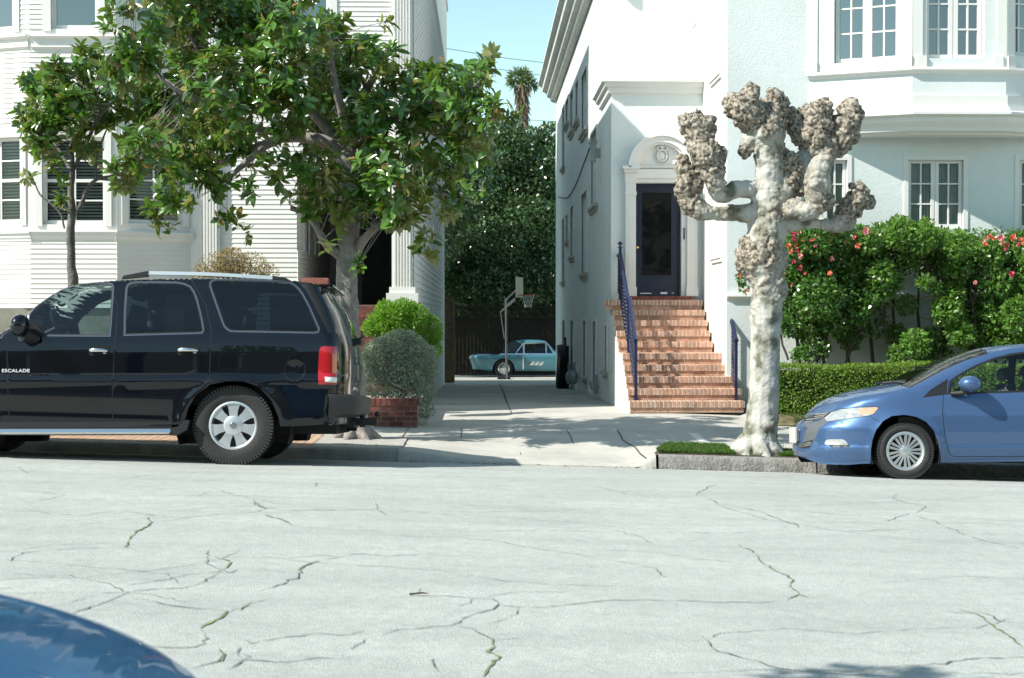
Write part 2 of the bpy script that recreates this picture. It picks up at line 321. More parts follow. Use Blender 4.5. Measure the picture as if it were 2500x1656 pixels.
me = bpy.data.meshes.new('driveway'); me.from_pydata(vs, [], fs); me.polygons.foreach_set('material_index', fm); me.update()
tag(link('driveway', me, None, [m_conc, m_concd, m_joint], 180), kind='structure')
def kerb(name, x0, x1, m, seed):
    mb = MB(); n = int((x1 - x0) / .06); prev = None
    for i in range(n + 1):
        x = x0 + (x1 - x0) * i / n; yk = YK(x); zt = zfoot(x, yk + .16) + .004; zb = zroad(x, yk) - .1; rr = min(.025, max(.004, (zt - zb - .1) * .3))
        j = noise.noise(Vector((x * 6, seed, 0))) * .012; h = zt - zb - .1
        row = [(x, yk + .17, zt), (x, yk + rr + j, zt + j * .4), (x, yk + rr * .3 + j, zt - rr * .5), (x, yk + j, zt - rr), (x, yk - .02 + j * 1.5, zt - max(.5 * h, rr)), (x, yk - .03, zb)]
        if prev: mb.add(prev + row, [(q, q + 1, q + 7, q + 6) for q in range(5)])
        prev = row
    return tag(mb.build(name, m, None, 50), kind='structure')
kerb('kerb', -40, -.97, m_kerbc, 1); kerb('kerb', -.965, 2.02, m_conc, 2)
for a, b in [(2.05, 3.9), (3.915, 6.4), (6.415, 9.5), (9.515, 40)]: kerb('kerb', a, b, m_kerb, a)
mb = MB(); mb.prism([(2.015, -.36), (2.05, -.36), (2.05, -.12), (2.015, -.16)], 16.38, 16.62)
# planting strips
def patch(name, x0, x1, y0f, y1f, m, lift, dx=.15, dy=.12, bumpz=0):
    mb = MB(); xs = rng_(x0, x1, dx); n = 14; g = []
    for x in xs: g.append([(x, lerp(y0f(x), y1f(x), j / n)) for j in range(n + 1)])
    V = [(x, y, ground(x, y) + lift + bumpz * (noise.noise(Vector((x * 3, y * 3, 1))) + .5) * min(1, 4 * min(j, n - j) / n)) for c in g for j, (x, y) in enumerate(c)]
    mb.add(V, [(i * (n + 1) + j, (i + 1) * (n + 1) + j, (i + 1) * (n + 1) + j + 1, i * (n + 1) + j + 1) for i in range(len(xs) - 1) for j in range(n)])
    return mb.build(name, m, None, 180)
def brickpave():
    m = bpy.data.materials.new('brick paving'); m.use_nodes = True; t = m.node_tree; b = t.nodes['Principled BSDF']; b.inputs['Roughness'].default_value = .9
    tc = _n(t, 'ShaderNodeTexCoord'); br = _n(t, 'ShaderNodeTexBrick'); mp = _n(t, 'ShaderNodeMapping'); mp.inputs['Rotation'].default_value = (0, 0, R(90))
    t.links.new(tc.outputs['Object'], mp.inputs[0]); t.links.new(mp.outputs[0], br.inputs[0])
    for k, v in {'Scale': 1, 'Brick Width': .21, 'Row Height': .105, 'Mortar Size': .008, 'Bias': -.1}.items(): br.inputs[k].default_value = v
    br.inputs['Color1'].default_value = (.42, .25, .17, 1); br.inputs['Color2'].default_value = (.50, .34, .22, 1); br.inputs['Mortar'].default_value = (.15, .12, .09, 1)
    t.links.new(br.outputs[0], b.inputs['Base Color']); return m
tag(patch('brick_paving', -40, -1.98, lambda x: YK(x) + .17, lambda x: 18.0, brickpave(), .008, .5), kind='structure')
tag(patch('gravel_strip', -1.97, -.93, lambda x: YK(x) + .17, lambda x: 18.0, mat('crushed shell gravel', (.42, .40, .36), .95, .3, 40, bump=1, bscale=60, fine=.5), .008, .06, bumpz=.015), kind='structure')
def gl(x): return 2.06 if x else 0
tag(patch('lawn_strip', 2.03, 12, lambda x: YK(x) + .17, lambda x: lerp(YK(x) + .25, 17.55, sstep(2.03, 2.3, x) ** .7), m_soil, .01, .08, bumpz=.01), kind='structure')
tag(patch('lawn', 4.12, 14, lambda x: 20.35, lambda x: 22.4, mat('lawn soil', (.13, .11, .05), .95, .4, 6, fine=.3), .012, .12, bumpz=.015), kind='structure')
# ------------------------------------------------------------------ wall builders (frame: x along wall, y inwards, z up)
def spans(u0, u1, z0, z1, holes):
    out = [(u0, u1)]
    for h in holes:
        if h[2] < z1 - 1e-4 and h[3] > z0 + 1e-4:
            o2 = []
            for a, b in out:
                if h[1] <= a or h[0] >= b: o2.append((a, b)); continue
                if h[0] > a: o2.append((a, h[0]))
                if h[1] < b: o2.append((h[1], b))
            out = o2
    return [s for s in out if s[1] - s[0] > 1e-3]
def reveals(mb, holes, d):
    for a, b, c, e in holes:
        mb.quad((a, 0, c), (a, d, c), (a, d, e), (a, 0, e)); mb.quad((b, 0, c), (b, 0, e), (b, d, e), (b, d, c))
        mb.quad((a, 0, e), (a, d, e), (b, d, e), (b, 0, e)); mb.quad((a, 0, c), (b, 0, c), (b, d, c), (a, d, c))
def plain(mb, u0, u1, z0, z1, holes=(), rev=.18):
    zs = sorted(set([z0, z1] + [min(max(h[k], z0), z1) for h in holes for k in (2, 3)]))
    for a, b in zip(zs[:-1], zs[1:]):
        if b - a < 1e-4: continue
        for s, e in spans(u0, u1, a, b, holes): mb.quad((s, 0, a), (e, 0, a), (e, 0, b), (s, 0, b))
    reveals(mb, holes, rev)
def siding(mb, u0, u1, z0, z1, holes=(), row=.0757, lip=.014, rev=.12):
    n = int(round((z1 - z0) / row)); row = (z1 - z0) / n
    for k in range(n):
        a = z0 + k * row; b = a + row
        for s, e in spans(u0, u1, a + row * .3, b - row * .3, holes):
            mb.quad((s, -lip, a), (e, -lip, a), (e, -.002, b), (s, -.002, b)); mb.quad((s, -lip, a), (s, 0, a), (e, 0, a), (e, -lip, a))
    reveals(mb, holes, rev)
def window(house, M, u0, u1, z0, z1, cols=2, rows=3, rec=.10, casing=.0, sash=.045, bar=.022, meet=None, glass=None, back=None, blinds=0, sill=None, mull=False, meetbar=None, m=None, name='window', cas_d=.03, label=None):
    """frame + sash bars as one part; the glass, sill, blinds and what hangs behind are its sub-parts"""
    m = m or m_trim; mb = MB(M); D = rec
    if casing:
        for a, b, c, d in ((u0 - casing, u0, z0 - casing * .3, z1 + casing), (u1, u1 + casing, z0 - casing * .3, z1 + casing), (u0, u1, z1, z1 + casing)): mb.box((a, -cas_d, c), (b, .02, d))
    def leaf(a, b, y):
        mb.box((a, y, z0), (a + sash, y + .045, z1)); mb.box((b - sash, y, z0), (b, y + .045, z1))
        mb.box((a + sash, y, z0), (b - sash, y + .045, z0 + sash * 1.3)); mb.box((a + sash, y, z1 - sash), (b - sash, y + .045, z1))
        ia, ib, iz0, iz1 = a + sash, b - sash, z0 + sash * 1.3, z1 - sash
        for k in range(1, cols): u = lerp(ia, ib, k / cols); mb.box((u - bar / 2, y + .008, iz0), (u + bar / 2, y + .04, iz1))
        for k in range(1, rows): z = lerp(iz0, iz1, k / rows); w = meetbar if (meetbar and k in meet) else bar; mb.box((ia, y + .006, z - w / 2), (ib, y + .042, z + w / 2))
    if mull: c = (u0 + u1) / 2; leaf(u0 + .01, c - .012, D); leaf(c + .012, u1 - .01, D); mb.box((c - .012, D + .01, z0), (c + .012, D + .03, z1))
    else: leaf(u0, u1, D)
    w_ = mb.build(name, m, house)
    if label: w_['label'] = label
    MB(M).quad((u0, D + .03, z0), (u1, D + .03, z0), (u1, D + .03, z1), (u0, D + .03, z1)).build('pane', glass or g_pane, w_, fix=False)
    if sill: s = MB(M); s.box((u0 - casing - .05, -sill, z0 - .06), (u1 + casing + .05, .05, z0 - .012)); s.box((u0 - casing - .02, -sill * .6, z0 - .11), (u1 + casing + .02, .01, z0 - .062)); s.build('sill', m, w_)
    if blinds:
        b = MB(M); z = z0 + .02
        while z < z1 - .03: b.add([(u0 + .01, D + .09, z), (u1 - .01, D + .09, z), (u1 - .01, D + .105, z + blinds * .62), (u0 + .01, D + .105, z + blinds * .62)], [(0, 1, 2, 3)]); z += blinds
        b.build('blinds', mat('blind slats', (.42, .43, .38), .6, .05), w_, fix=False)
    if back == 'curtain':
        b = MB(M); n = 60
        for k in range(n):
            a, c = lerp(u0, u1, k / n), lerp(u0, u1, (k + 1) / n); ya, yc = [D + .06 + .014 * math.sin(q * 2.2) for q in (k, k + 1)]
            b.quad((a, ya, z0), (c, yc, z0), (c, yc, z1), (a, ya, z1))
        b.build('curtain', mat('sheer curtain', (.50, .52, .47), .8, .1), w_, 180, fix=False)
    r = MB(M); e = .35                              # dark room behind; upper windows get a blue sheet painted as reflected sky
    r.quad((u0 - .1, D + e, z0 - .1), (u1 + .1, D + e, z0 - .1), (u1 + .1, D + e, z1 + .1), (u0 - .1, D + e, z1 + .1)); r.build('window_backing', m_dark if back != 'blue' else mat('painted sky reflection', (.16, .21, .25), .9, .1), w_, fix=False)
    return w_
def flutes(mb, u0, u1, z0, z1, d, n=6):            # fluted pilaster shaft
    mb.box((u0, -d, z0), (u1, 0, z1)); w = (u1 - u0) * .84 / n; s = u0 + (u1 - u0) * .08
    for k in range(n): mb.box((s + k * w + w * .22, -d - .018, z0 + .02), (s + k * w + w * .78, -d + .001, z1 - .02))
def mould(mb, u0, u1, z, prof, ends=True):          # horizontal moulding: prof = (out, dz) from top to bottom
    n = len(prof); V = [(u0, -p, z + h) for p, h in prof] + [(u1, -p, z + h) for p, h in prof]
    F_ = [(i, i + 1, n + i + 1, n + i) for i in range(n - 1)]
    if ends: V += [(u0, .0, z + prof[0][1]), (u0, .0, z + prof[-1][1]), (u1, 0, z + prof[0][1]), (u1, 0, z + prof[-1][1])]; F_ += [tuple(range(n)) + (2 * n + 1, 2 * n), tuple(range(n, 2 * n)) + (2 * n + 3, 2 * n + 2)]
    mb.add(V, F_)
def bricks(mb, mo, M, u0, u1, z0, z1, d0, L=.2, H=.057, gap=.01, proud=.006, stand=False, off=0):
    """real bricks set in a mortar block on the front of the box u0..u1, z0..z1, depth 0..d0"""
    mo.box((u0, 0, z0), (u1, d0, z1)); n = max(1, round((z1 - z0) / (H + gap))); rh = (z1 - z0) / n
    for k in range(n):
        u = u0 + ((k % 2) * -.5 * L if not stand else 0) + off
        while u < u1:
            a = max(u, u0) + gap * .3; b = min(u + L, u1); j = random.uniform(-.0015, .0015)
            if b - a > .02: mb.box((a, -proud + j, z0 + k * rh + gap / 2), (b, .03, z0 + (k + 1) * rh - gap / 2))
            u += L + gap
# ------------------------------------------------------------------ left house: white clapboard
YL = 22.6; XR = PY(1008, 600, YL).x; lh = empty('clapboard_house', (-4, YL, 0), 'white clapboard house with fluted pilasters, bay windows and a recessed dark porch, beside the driveway', 'house')
def par(o): o.matrix_parent_inverse = lh.matrix_basis.inverted(); return o
_link = link
def link(name, me, parent=None, mats=None, smooth=None):       # parts keep the world coordinates they were built in
    o = _link(name, me, parent, mats, smooth)
    if parent is not None:
        P = parent.matrix_basis.copy(); q = parent
        while q.parent is not None: P = q.parent.matrix_basis @ q.matrix_parent_inverse @ P; q = q.parent
        o.matrix_parent_inverse = P.inverted()
    return o
ML, _ = frame((0, YL), (1, YL))
def U(sx, sy=600): return onwall(ML, sx, sy)[0]
def Zf(sy, sx=700): return onwall(ML, sx, sy)[1]
zF = Zf(745, 1000); zPorch = Zf(428, 850); zTop = 8.5
uA, uB, uC, uD = U(486), U(538), U(725.5), U(957)
front = MB(ML); w3 = (U(676), U(806), Zf(64, 740), Zf(-130, 740)); wU = [w3]
siding(front, uB, uC, .72, zPorch, []); siding(front, uB, uD, zPorch, zTop, wU)
front.build('wall', m_white, lh)
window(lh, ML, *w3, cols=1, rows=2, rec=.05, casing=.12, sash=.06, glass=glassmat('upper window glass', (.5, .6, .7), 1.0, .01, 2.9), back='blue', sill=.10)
# side returns: porch cheek at uC, right hand flank at XR
Mc, Lc = frame((ML @ Vector((uC, 0, 0))).xy[:], ((ML @ Vector((uC, 0, 0))).x, YL + 5.2)); c = MB(Mc)
hw = [(PL(740, 560, Mc.translation, Mc.col[1].xyz).y - YL, PL(752, 560, Mc.translation, Mc.col[1].xyz).y - YL, 2.55, zPorch - .12), (2.3, 2.9, 2.55, zPorch - .12)]
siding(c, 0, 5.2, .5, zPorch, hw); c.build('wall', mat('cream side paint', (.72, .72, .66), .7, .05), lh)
for h in hw: window(lh, Mc, *h, cols=1, rows=2, rec=.04, casing=.07, sash=.04)
xR = XR; Mr, Lr = frame((xR, YL), (xR, 41.4)); s = MB(Mr)
# frame() x runs away from the street here, so its y axis points to -x (into the house)
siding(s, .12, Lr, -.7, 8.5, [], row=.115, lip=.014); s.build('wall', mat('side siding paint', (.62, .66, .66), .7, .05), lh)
up = MB(); up.box((-14, 28.9, 8.5), (xR + .08, 41.4, 10.3)); up.box((-14, YL + .3, 8.5), (xR - .02, 28.9, 8.51)); up.build('upper_storey', m_white, lh)
e = MB(); e.box((-14, YL - .02, 8.38), (xR + .1, 28.9, 8.5)); e.build('eave', m_trim, lh); e = MB(); e.box((-14, 28.8, 10.3), (xR + .12, 41.5, 10.5)); e.build('eave', m_trim, lh)
# deep porch
p = MB(); xC = (ML @ Vector((uC, 0, 0))).x; xD_ = (ML @ Vector((uD, 0, 0))).x
p.quad((xC, YL, zPorch), (xD_ + .3, YL, zPorch), (xD_ + .3, YL + 5.2, zPorch), (xC, YL + 5.2, zPorch)); p.build('porch_ceiling', m_white, lh, fix=False)
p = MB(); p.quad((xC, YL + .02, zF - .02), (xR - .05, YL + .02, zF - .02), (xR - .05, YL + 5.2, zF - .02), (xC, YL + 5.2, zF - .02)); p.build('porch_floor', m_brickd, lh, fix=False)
xq = PY(884, 600, YL + 4.6).x
p = MB(); p.quad((xC, YL + 4.8, zF), (xq, YL + 4.8, zF), (xq, YL + 4.8, zPorch), (xC, YL + 4.8, zPorch)); p.build('wall', mat('shade-tinted porch white', (.55, .62, .68), .7, .05), lh, fix=False)  # back wall coloured blue-white for the shade it stands in
p = MB(); p.box((xq, YL + 4.6, zF), (xR - .05, YL + 4.7, zPorch)); x = xq + .05
while x < xR - .5: p.box((x, YL + 4.57, zF + .1), (x + .42, YL + 4.62, zPorch - .3)); p.box((x + .06, YL + 4.555, zF + .2), (x + .36, YL + 4.575, zPorch - .5)); x += .5
p.build('door', m_navy, lh)
p = MB(); p.box((xR - .12, YL + .12, zF), (xR - .03, YL + 4.6, zPorch)); p.build('wall', m_navy, lh)
# fluted pilasters
for (a, b) in ((U(957), U(1008)),):
    q = MB(ML); flutes(q, a, b, Zf(716, 980), zTop - .1, .06, 6); q.box((a - .04, -.09, Zf(716, 980)), (b + .04, .3, Zf(701, 980))); q.box((a - .085, -.14, zF), (b + .085, .35, Zf(716, 980)))
    q.box((a + .001, .01, Zf(716, 980)), (b - .001, .3, zPorch)); q.build('pilaster', m_trim, lh)
q = MB(ML); flutes(q, uA, uB, 1.0, zTop - .1, .09, 6); q.box((uA, 0, .7), (uB, .05, zTop)); q.build('pilaster', m_trim, lh)
# bay: left, centre and right facets
YB = YL - .62
pts = [(PY(-160, 500, YL).x, YL), (PY(74, 500, YB).x, YB), (PY(284.5, 500, YB).x, YB), (PY(466, 500, YL).x, YL)]
zs1, zs0 = 2.94, .62
def zat(sy, Y, sx=200): return PY(sx, sy, Y).z
zb = zat(752, YB)
for i in range(3):
    Mf, Lf = frame(pts[i], pts[i + 1]); o = lambda sx, sy: onwall(Mf, sx, sy)
    holes = {0: [(o(-60, 500)[0], o(52, 500)[0], o(40, 545.6)[1], o(40, 335)[1])], 1: [(o(104, 500)[0], o(257, 500)[0], o(200, 548)[1], o(200, 335)[1])], 2: [(o(312, 500)[0], o(445, 500)[0], o(400, 548)[1], o(400, 335)[1])]}[i]
    upr = {0: (o(-60, 50)[0], o(33, 50)[0], o(30, 73)[1], 7.4), 1: (o(125, 50)[0], o(238, 50)[0], o(200, 71)[1], 7.4), 2: (o(331, 50)[0], o(420, 50)[0], o(380, 67)[1], 7.4)}[i]
    b = MB(Mf); siding(b, 0, Lf, zb, o(200, 583)[1], []); zz = o(200, 566)[1]
    plain(b, 0, Lf, o(200, 583)[1], holes[0][3] + .22, holes, .1); siding(b, 0, Lf, holes[0][3] + .22, upr[2] - .28, []); plain(b, 0, Lf, upr[2] - .28, upr[2], []); siding(b, 0, upr[0], upr[2], zTop, []) ; siding(b, upr[1], Lf, upr[2], zTop, []); siding(b, upr[0], upr[1], upr[3], zTop, []); reveals(b, [upr], .1)
    b.build('wall', m_white, lh)
    k = MB(Mf); e0, e1 = (-.03, Lf + .03)
    mould(k, e0, e1, zz, [(.0, .03), (.075, .025), (.08, -.005), (.05, -.02), (.045, -.07), (.025, -.1), (.02, -.125), (0, -.13)]); k.build('moulding', m_trim, lh); k = MB(Mf); zu = upr[2] - .12
    mould(k, max(e0, upr[0] - .3), min(e1, upr[1] + .28), zu, [(.0, .03), (.085, .025), (.09, -.005), (.05, -.03), (.03, -.04), (.03, -.15), (.05, -.16), (.02, -.19), (0, -.2)])
    k.build('moulding', m_trim, lh)
    window(lh, Mf, *holes[0], cols=2, rows=4, rec=.06, casing=.10, sash=.05, bar=.024, blinds=.05, meet=[2], meetbar=.05)
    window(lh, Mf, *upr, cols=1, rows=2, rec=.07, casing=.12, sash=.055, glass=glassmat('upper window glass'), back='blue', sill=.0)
f_ = MB(); f_.box((pts[0][0], YB + .04, -.6), (pts[3][0], YL + 1, zb)); f_.box((pts[3][0] - .01, YL + .05, -.6), (xC, YL + 1, .72)); f_.build('foundation', m_found, lh)
w_ = MB(); w_.box((pts[3][0] - .02, YL - .01, zb), ((ML @ Vector((uA, 0, 0))).x + .01, YL + .3, zTop)); w_.build('wall', m_white, lh)
w_ = MB(ML); siding(w_, -14, ML.inverted().to_3x3()[0][0] * pts[0][0], zb, zTop, []); w_.build('wall', m_white, lh); w_ = MB(); w_.box((-14, YL + .03, -.6), (pts[0][0], 41, zb)); w_.box((-14.1, YL + .03, -.6), (-14, 41, 10.3)); w_.build('foundation', m_found, lh)
# brick podium of the porch with the rounded coping seen over the black car
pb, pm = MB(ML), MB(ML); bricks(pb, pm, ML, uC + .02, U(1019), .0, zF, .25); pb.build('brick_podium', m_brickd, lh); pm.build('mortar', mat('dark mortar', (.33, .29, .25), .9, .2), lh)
cb = MB(); a = PY(742, 700, 21.7); b = PY(803, 712, 21.7)
cb.tube([(a.x - .03, 21.7, a.z - .01), (b.x - .03, 21.7, a.z - .01), (b.x, 21.7, a.z - .01)], [.145, .145, .13], 18); rw = tag(cb.build('brick_coping', m_brickd, None, 40), 'rounded dark red brick coping just above the rear of the black car', 'wall')
cb, cm = MB(), MB(); Mw, _ = frame((a.x - .5, 21.6), (b.x, 21.6)); bricks(cb, cm, Mw, 0, b.x - a.x + .5, -.05, a.z - .14, .22); cb.M = cm.M = None
q1 = MB(Mw); q2 = MB(Mw); bricks(q1, q2, Mw, 0, b.x - a.x + .45, -.05, a.z - .14, .2); q1.build('brick_face', m_brickd, rw); q2.build('mortar', mat('dark mortar', (.33, .29, .25)), rw)
# ------------------------------------------------------------------ right house: pale stucco
XW = 2.277; YW, YU, YM = 25.0, 27.06, 22.5; XM = PY(1715, 500, YW).x
rh = empty('stucco_house', (4, YM, 0), 'tall pale stucco house with arched front door, brick steps and an upper bay window', 'house')
zB = PY(1600, 200, YW).z                        # top of the entrance block
# flank wall with its windows, each traced: (x0,y0)-(x1,y1) px of the opening
Mk, Lk = frame((XW, YW), (XW, 43.7))            # y axis of this frame points to -x (out of the house)
Mk2 = Matrix(((0, 1, 0, XW), (-1, 0, 0, 43.7), (0, 0, 1, 0), (0, 0, 0, 1)))   # x runs towards the street, y into the house
def uk(sx): return 43.7 - PX(sx, 500, XW).y
def hz(sx0, sx1, y0, y1): a = PX((sx0 + sx1) / 2, y0, XW).z; b = PX((sx0 + sx1) / 2, y1, XW).z; u = sorted((uk(sx0), uk(sx1))); return (u[0], u[1], min(a, b), max(a, b))
tall = [hz(1421, 1435, 175, 322), hz(1406, 1414, 200, 298), hz(1393, 1401, 225, 322), hz(1382, 1389, 245, 304), hz(1374, 1379, 265, 410), hz(1444, 1459, 322, 503), hz(1421, 1435, 471, 668), hz(1394, 1402, 505, 626), hz(1383, 1388, 525, 589), hz(1374, 1379, 535, 688)]
low = [hz(1449, 1458, 785, 935), hz(1425, 1433, 784, 920), hz(1395, 1402, 783, 905), hz(1375, 1380, 783, 860), hz(1478, 1484, 796, 906)]
wl = MB(Mk2); plain(wl, 0, 43.7 - YW, -.9, zB, [t for t in tall + low if t[3] <= zB], .14); plain(wl, 0, 43.7 - YU, zB, 7.9, [(t[0], t[1], max(t[2], zB), t[3]) for t in tall if t[3] > zB], .14); wl.build('wall', m_stucco, rh)
for t in tall + low:
    c_ = t in low; wd = window(rh, Mk2, *t, cols=1, rows=2 if not c_ else 8, rec=.07, casing=.05, sash=.03, m=m_trim, bar=.015, glass=mat('obscured glass', (.34, .38, .38), .25, .08, 3))
    sl = MB(Mk2); sl.box((t[0] - .1, -.09, t[2] - .07), (t[1] + .1, .03, t[2] - .0)); sl.box((t[0] - .05, -.05, t[2] - .14), (t[1] + .05, .01, t[2] - .072)); sl.build('sill', mat('weathered sill', (.42, .40, .33), .85, .2), wd)
# main parapet + stepped cornice on the flank
zc = PX(1357, 243, XW).z; co = MB(Mk2)
mould(co, -.45, 43.7 - YU + .35, zc, [(.0, .62), (.52, .60), (.53, .50), (.42, .42), (.40, .30), (.28, .24), (.26, .13), (.16, .09), (.14, .0), (.0, -.06)]); co.build('cornice', mat('cornice paint', (.62, .62, .57), .8, .12, 3), rh)
pr = MB(); pr.box((XW + .02, YU + .02, 7.85), (16, 43.7, 8.6)); pr.build('parapet', m_whited, rh)
bw_ = MB(); bw_.quad((XW, 43.7, -.9), (16, 43.7, -.9), (16, 43.7, 8.6), (XW, 43.7, 8.6)); bw_.build('wall', m_stucco, rh, fix=False)
# entrance block: front wall, return of its moulding, set-back wall above
Mw, Lw = frame((XW, YW), (XM, YW)); ow = lambda sx, sy: onwall(Mw, sx, sy)
d0, d1 = ow(1551.5, 600)[0], ow(1663, 600)[0]; dz0, dz1 = ow(1610, 723.5)[1], ow(1610, 447)[1]
fw = MB(Mw); plain(fw, 0, Lw, -.1, zB, [(d0, d1, dz0, dz1)], .35); fw.build('wall', m_stucco, rh)
zb2 = ow(1600, 193)[1]; mm = MB(Mw)
prof = [(.0, .03), (.17, .0), (.18, -.07), (.13, -.09), (.12, -.15), (.07, -.17), (.06, -.25), (.0, -.27)]
n = len(prof); V = []
for q, (x, y) in enumerate(((1, 2.0), (1, 0), (0, 0))):   # corner return: flank end, corner, right end
    for o_, h in prof:
        V.append({0: (-o_, 2.0, zb2 + h), 1: (-o_, -o_, zb2 + h), 2: (Lw - .0, -o_, zb2 + h)}[q])
mm.add(V, [(q * n + i, q * n + i + 1, (q + 1) * n + i + 1, (q + 1) * n + i) for q in range(2) for i in range(n - 1)] )
mm.build('moulding', m_trim, rh)
top = MB(); top.box((XW + .005, YW + .005, zB - .03), (XM, YU, zb2 + .02)); top.build('entrance_roof', m_whited, rh)
ub = MB(); ub.quad((XW, YU, zB), (XM, YU, zB), (XM, YU, 8.6), (XW, YU, 8.6)); ub.build('wall', m_stucco, rh, fix=False)
# door surround with arched hood
ds = MB(Mw); sp = ow(1613, 419)[1]; cxa = (ow(1526, 600)[0] + ow(1701, 600)[0]) / 2; ri, ro = .47, .545
for a, b in ((1526, 1551), (1676, 1701)):
    u0_, u1_ = ow(a, 600)[0], ow(b, 600)[0]; ds.box((u0_, -.10, dz0), (u1_, 0, sp - .2)); ds.box((u0_ - .015, -.12, dz0), (u1_ + .015, 0, dz0 + .16)); ds.box((u0_ - .012, -.115, sp - .42), (u1_ + .012, 0, sp - .36)); ds.box((u0_ - .01, -.11, sp - .2), (u1_ + .01, 0, sp - .02))
    ds.box((u0_ - .03, -.15, sp - .03), (u1_ + .03, 0, sp + .03)); ds.box((u0_ - .06, -.2, sp + .03), (u1_ + .05, 0, sp + .08)); ds.box((u0_ + .045, -.106, dz0 + .22), (u1_ - .045, -.098, sp - .5))
ds.box((d1, -.03, dz0), (ow(1676, 600)[0], .06, sp - .2)); ds.box((d0, -.07, dz1), (ow(1676, 600)[0], 0, dz1 + .075)); ds.box((ow(1551, 600)[0], -.10, dz1 + .075), (ow(1676, 600)[0], 0, sp + .03)); 
def arch(mb, r0, r1, y0, y1, c, z, n=28):
    A = [math.pi * i / n for i in range(n + 1)]
    for a, b in zip(A[:-1], A[1:]):
        P = [(c + r * math.cos(t), z + r * math.sin(t)) for r, t in ((r0, a), (r1, a), (r1, b), (r0, b))]; mb.prism(P, y0, y1, 'y')
arch(ds, ri - .03, ro, -.16, 0, cxa, sp + .06); arch(ds, ro, ro + .045, -.2, 0, cxa, sp + .06); arch(ds, ri - .07, ri - .03, -.12, 0, cxa, sp + .06)
n = 24; ds.add([(cxa + (ri - .05) * math.cos(math.pi * i / n), -.03, sp + .06 + (ri - .05) * math.sin(math.pi * i / n)) for i in range(n + 1)], [tuple(range(n + 1))])
for a, b in ((-.36, -.13), (.13, .36)): ds.box((cxa + a, -.05, sp + .12), (cxa + b, -.02, sp + .14))
ds.build('door_surround', m_trim, rh)
em = MB(Mw)                                        # oval cartouche in the arch
def ring(mb, cx_, cz, rx, rz, r, y, n=28, a0=0, a1=2 * math.pi): mb.tube([(cx_ + rx * math.cos(lerp(a0, a1, i / n)), y, cz + rz * math.sin(lerp(a0, a1, i / n))) for i in range(n + 1)], r, 6)
cz = sp + .27; ring(em, cxa + .01, cz, .085, .10, .016, -.06); em.sphere((cxa + .01, -.03, cz), .08, 8, (1, .35, 1.1)); ring(em, cxa - .035, cz + .13, .04, .035, .014, -.06, 14); ring(em, cxa + .06, cz + .13, .04, .035, .014, -.06, 14); ring(em, cxa + .01, cz, .13, .145, .012, -.045, 24, R(150), R(300)); ring(em, cxa + .01, cz, .13, .145, .012, -.045, 24, R(240), R(390)); em.sphere((cxa + .01, -.05, cz + .165), .03, 6)
em.build('cartouche', m_trim, rh, 60)
dr = MB(Mw); yd = .14; gx0, gx1 = ow(1569, 600)[0], ow(1641, 600)[0]; gz0, gz1 = ow(1600, 672)[1], ow(1600, 469)[1]
for a, b, c_, e_ in ((d0, gx0, dz0, dz1), (gx1, d1, dz0, dz1), (gx0, gx1, dz0, gz0), (gx0, gx1, gz1, dz1)): dr.box((a, yd, c_), (b, yd + .045, e_))
for a, b, c_, e_ in ((gx0 - .02, gx0, gz0 - .02, gz1 + .02), (gx1, gx1 + .02, gz0 - .02, gz1 + .02), (gx0, gx1, gz0 - .02, gz0), (gx0, gx1, gz1, gz1 + .02)): dr.box((a, yd - .012, c_), (b, yd + .0, e_))
door = dr.build('door', m_navy, rh)
MB(Mw).quad((gx0, yd + .02, gz0), (gx1, yd + .02, gz0), (gx1, yd + .02, gz1), (gx0, yd + .02, gz1)).build('door_glass', mat('black door glass', (.004, .005, .007), .03, 0, spec=.7), door, fix=False)
kn = MB(Mw); kn.lathe([(.001, -.07), (.022, -.065), (.028, -.045), (.018, -.03), (.012, -.02), (.026, -.008), (.026, 0)], (ow(1557.5, 604)[0], yd, ow(1557.5, 604)[1]), 'y', 14); kn.build('door_knob', mat('brass', (.75, .55, .2), .2, 0, metal=1), door, 50)
kn = MB(Mw); kn.box((d0 + .1, yd - .003, dz0 + .045), (d0 + .3, yd, dz0 + .06)); kn.box((d0 + .46, yd - .003, dz0 + .04), (d0 + .58, yd, dz0 + .075)); kn.box((d0 + .66, yd - .003, dz0 + .05), (d0 + .7, yd, dz0 + .065)); kn.build('worn_paint', m_trim, door)
ms = MB(Mw); ms.box((ow(1668, 560)[0], -.05, ow(1668, 585)[1]), (ow(1671, 560)[0], -.03, ow(1668, 557)[1])); ms.build('mail_slot', m_iron, rh)
# main front block with the flank wall of it that faces the sun
fl = MB(); fl.quad((XM, YM, -.3), (XM, YU, -.3), (XM, YU, 8.6), (XM, YM, 8.6)); fl.build('wall', m_whited, rh, fix=False)
for (a, b) in (((1736, 207), (1761, 188)), ((1738, 640), (1763, 634)), ((1692, 68), (1701, 50))):
    p, q = PX(*a, XM), PX(*b, XM); y0, y1 = sorted((p.y, q.y)); z = (p.z + q.z) / 2; vn = MB(); vn.box((XM - .03, y0, z - .03), (XM, y1, z + .03)); vn.box((XM - .05, y0, z + .03), (XM, y1, z + .045)); vn.build('vent', m_whited, rh)
Mm, Lm = frame((XM, YM), (20, YM)); om = lambda sx, sy: onwall(Mm, sx, sy); zbay = om(2100, 322)[1]
gw = [(om(1955, 460)[0], om(2068, 460)[0], om(2000, 560)[1], om(2000, 391)[1]), (om(2217, 460)[0], om(2352, 460)[0], om(2280, 557)[1], om(2280, 391)[1]), (om(2488, 460)[0], om(2622, 460)[0], om(2500, 560)[1], om(2500, 391)[1])]
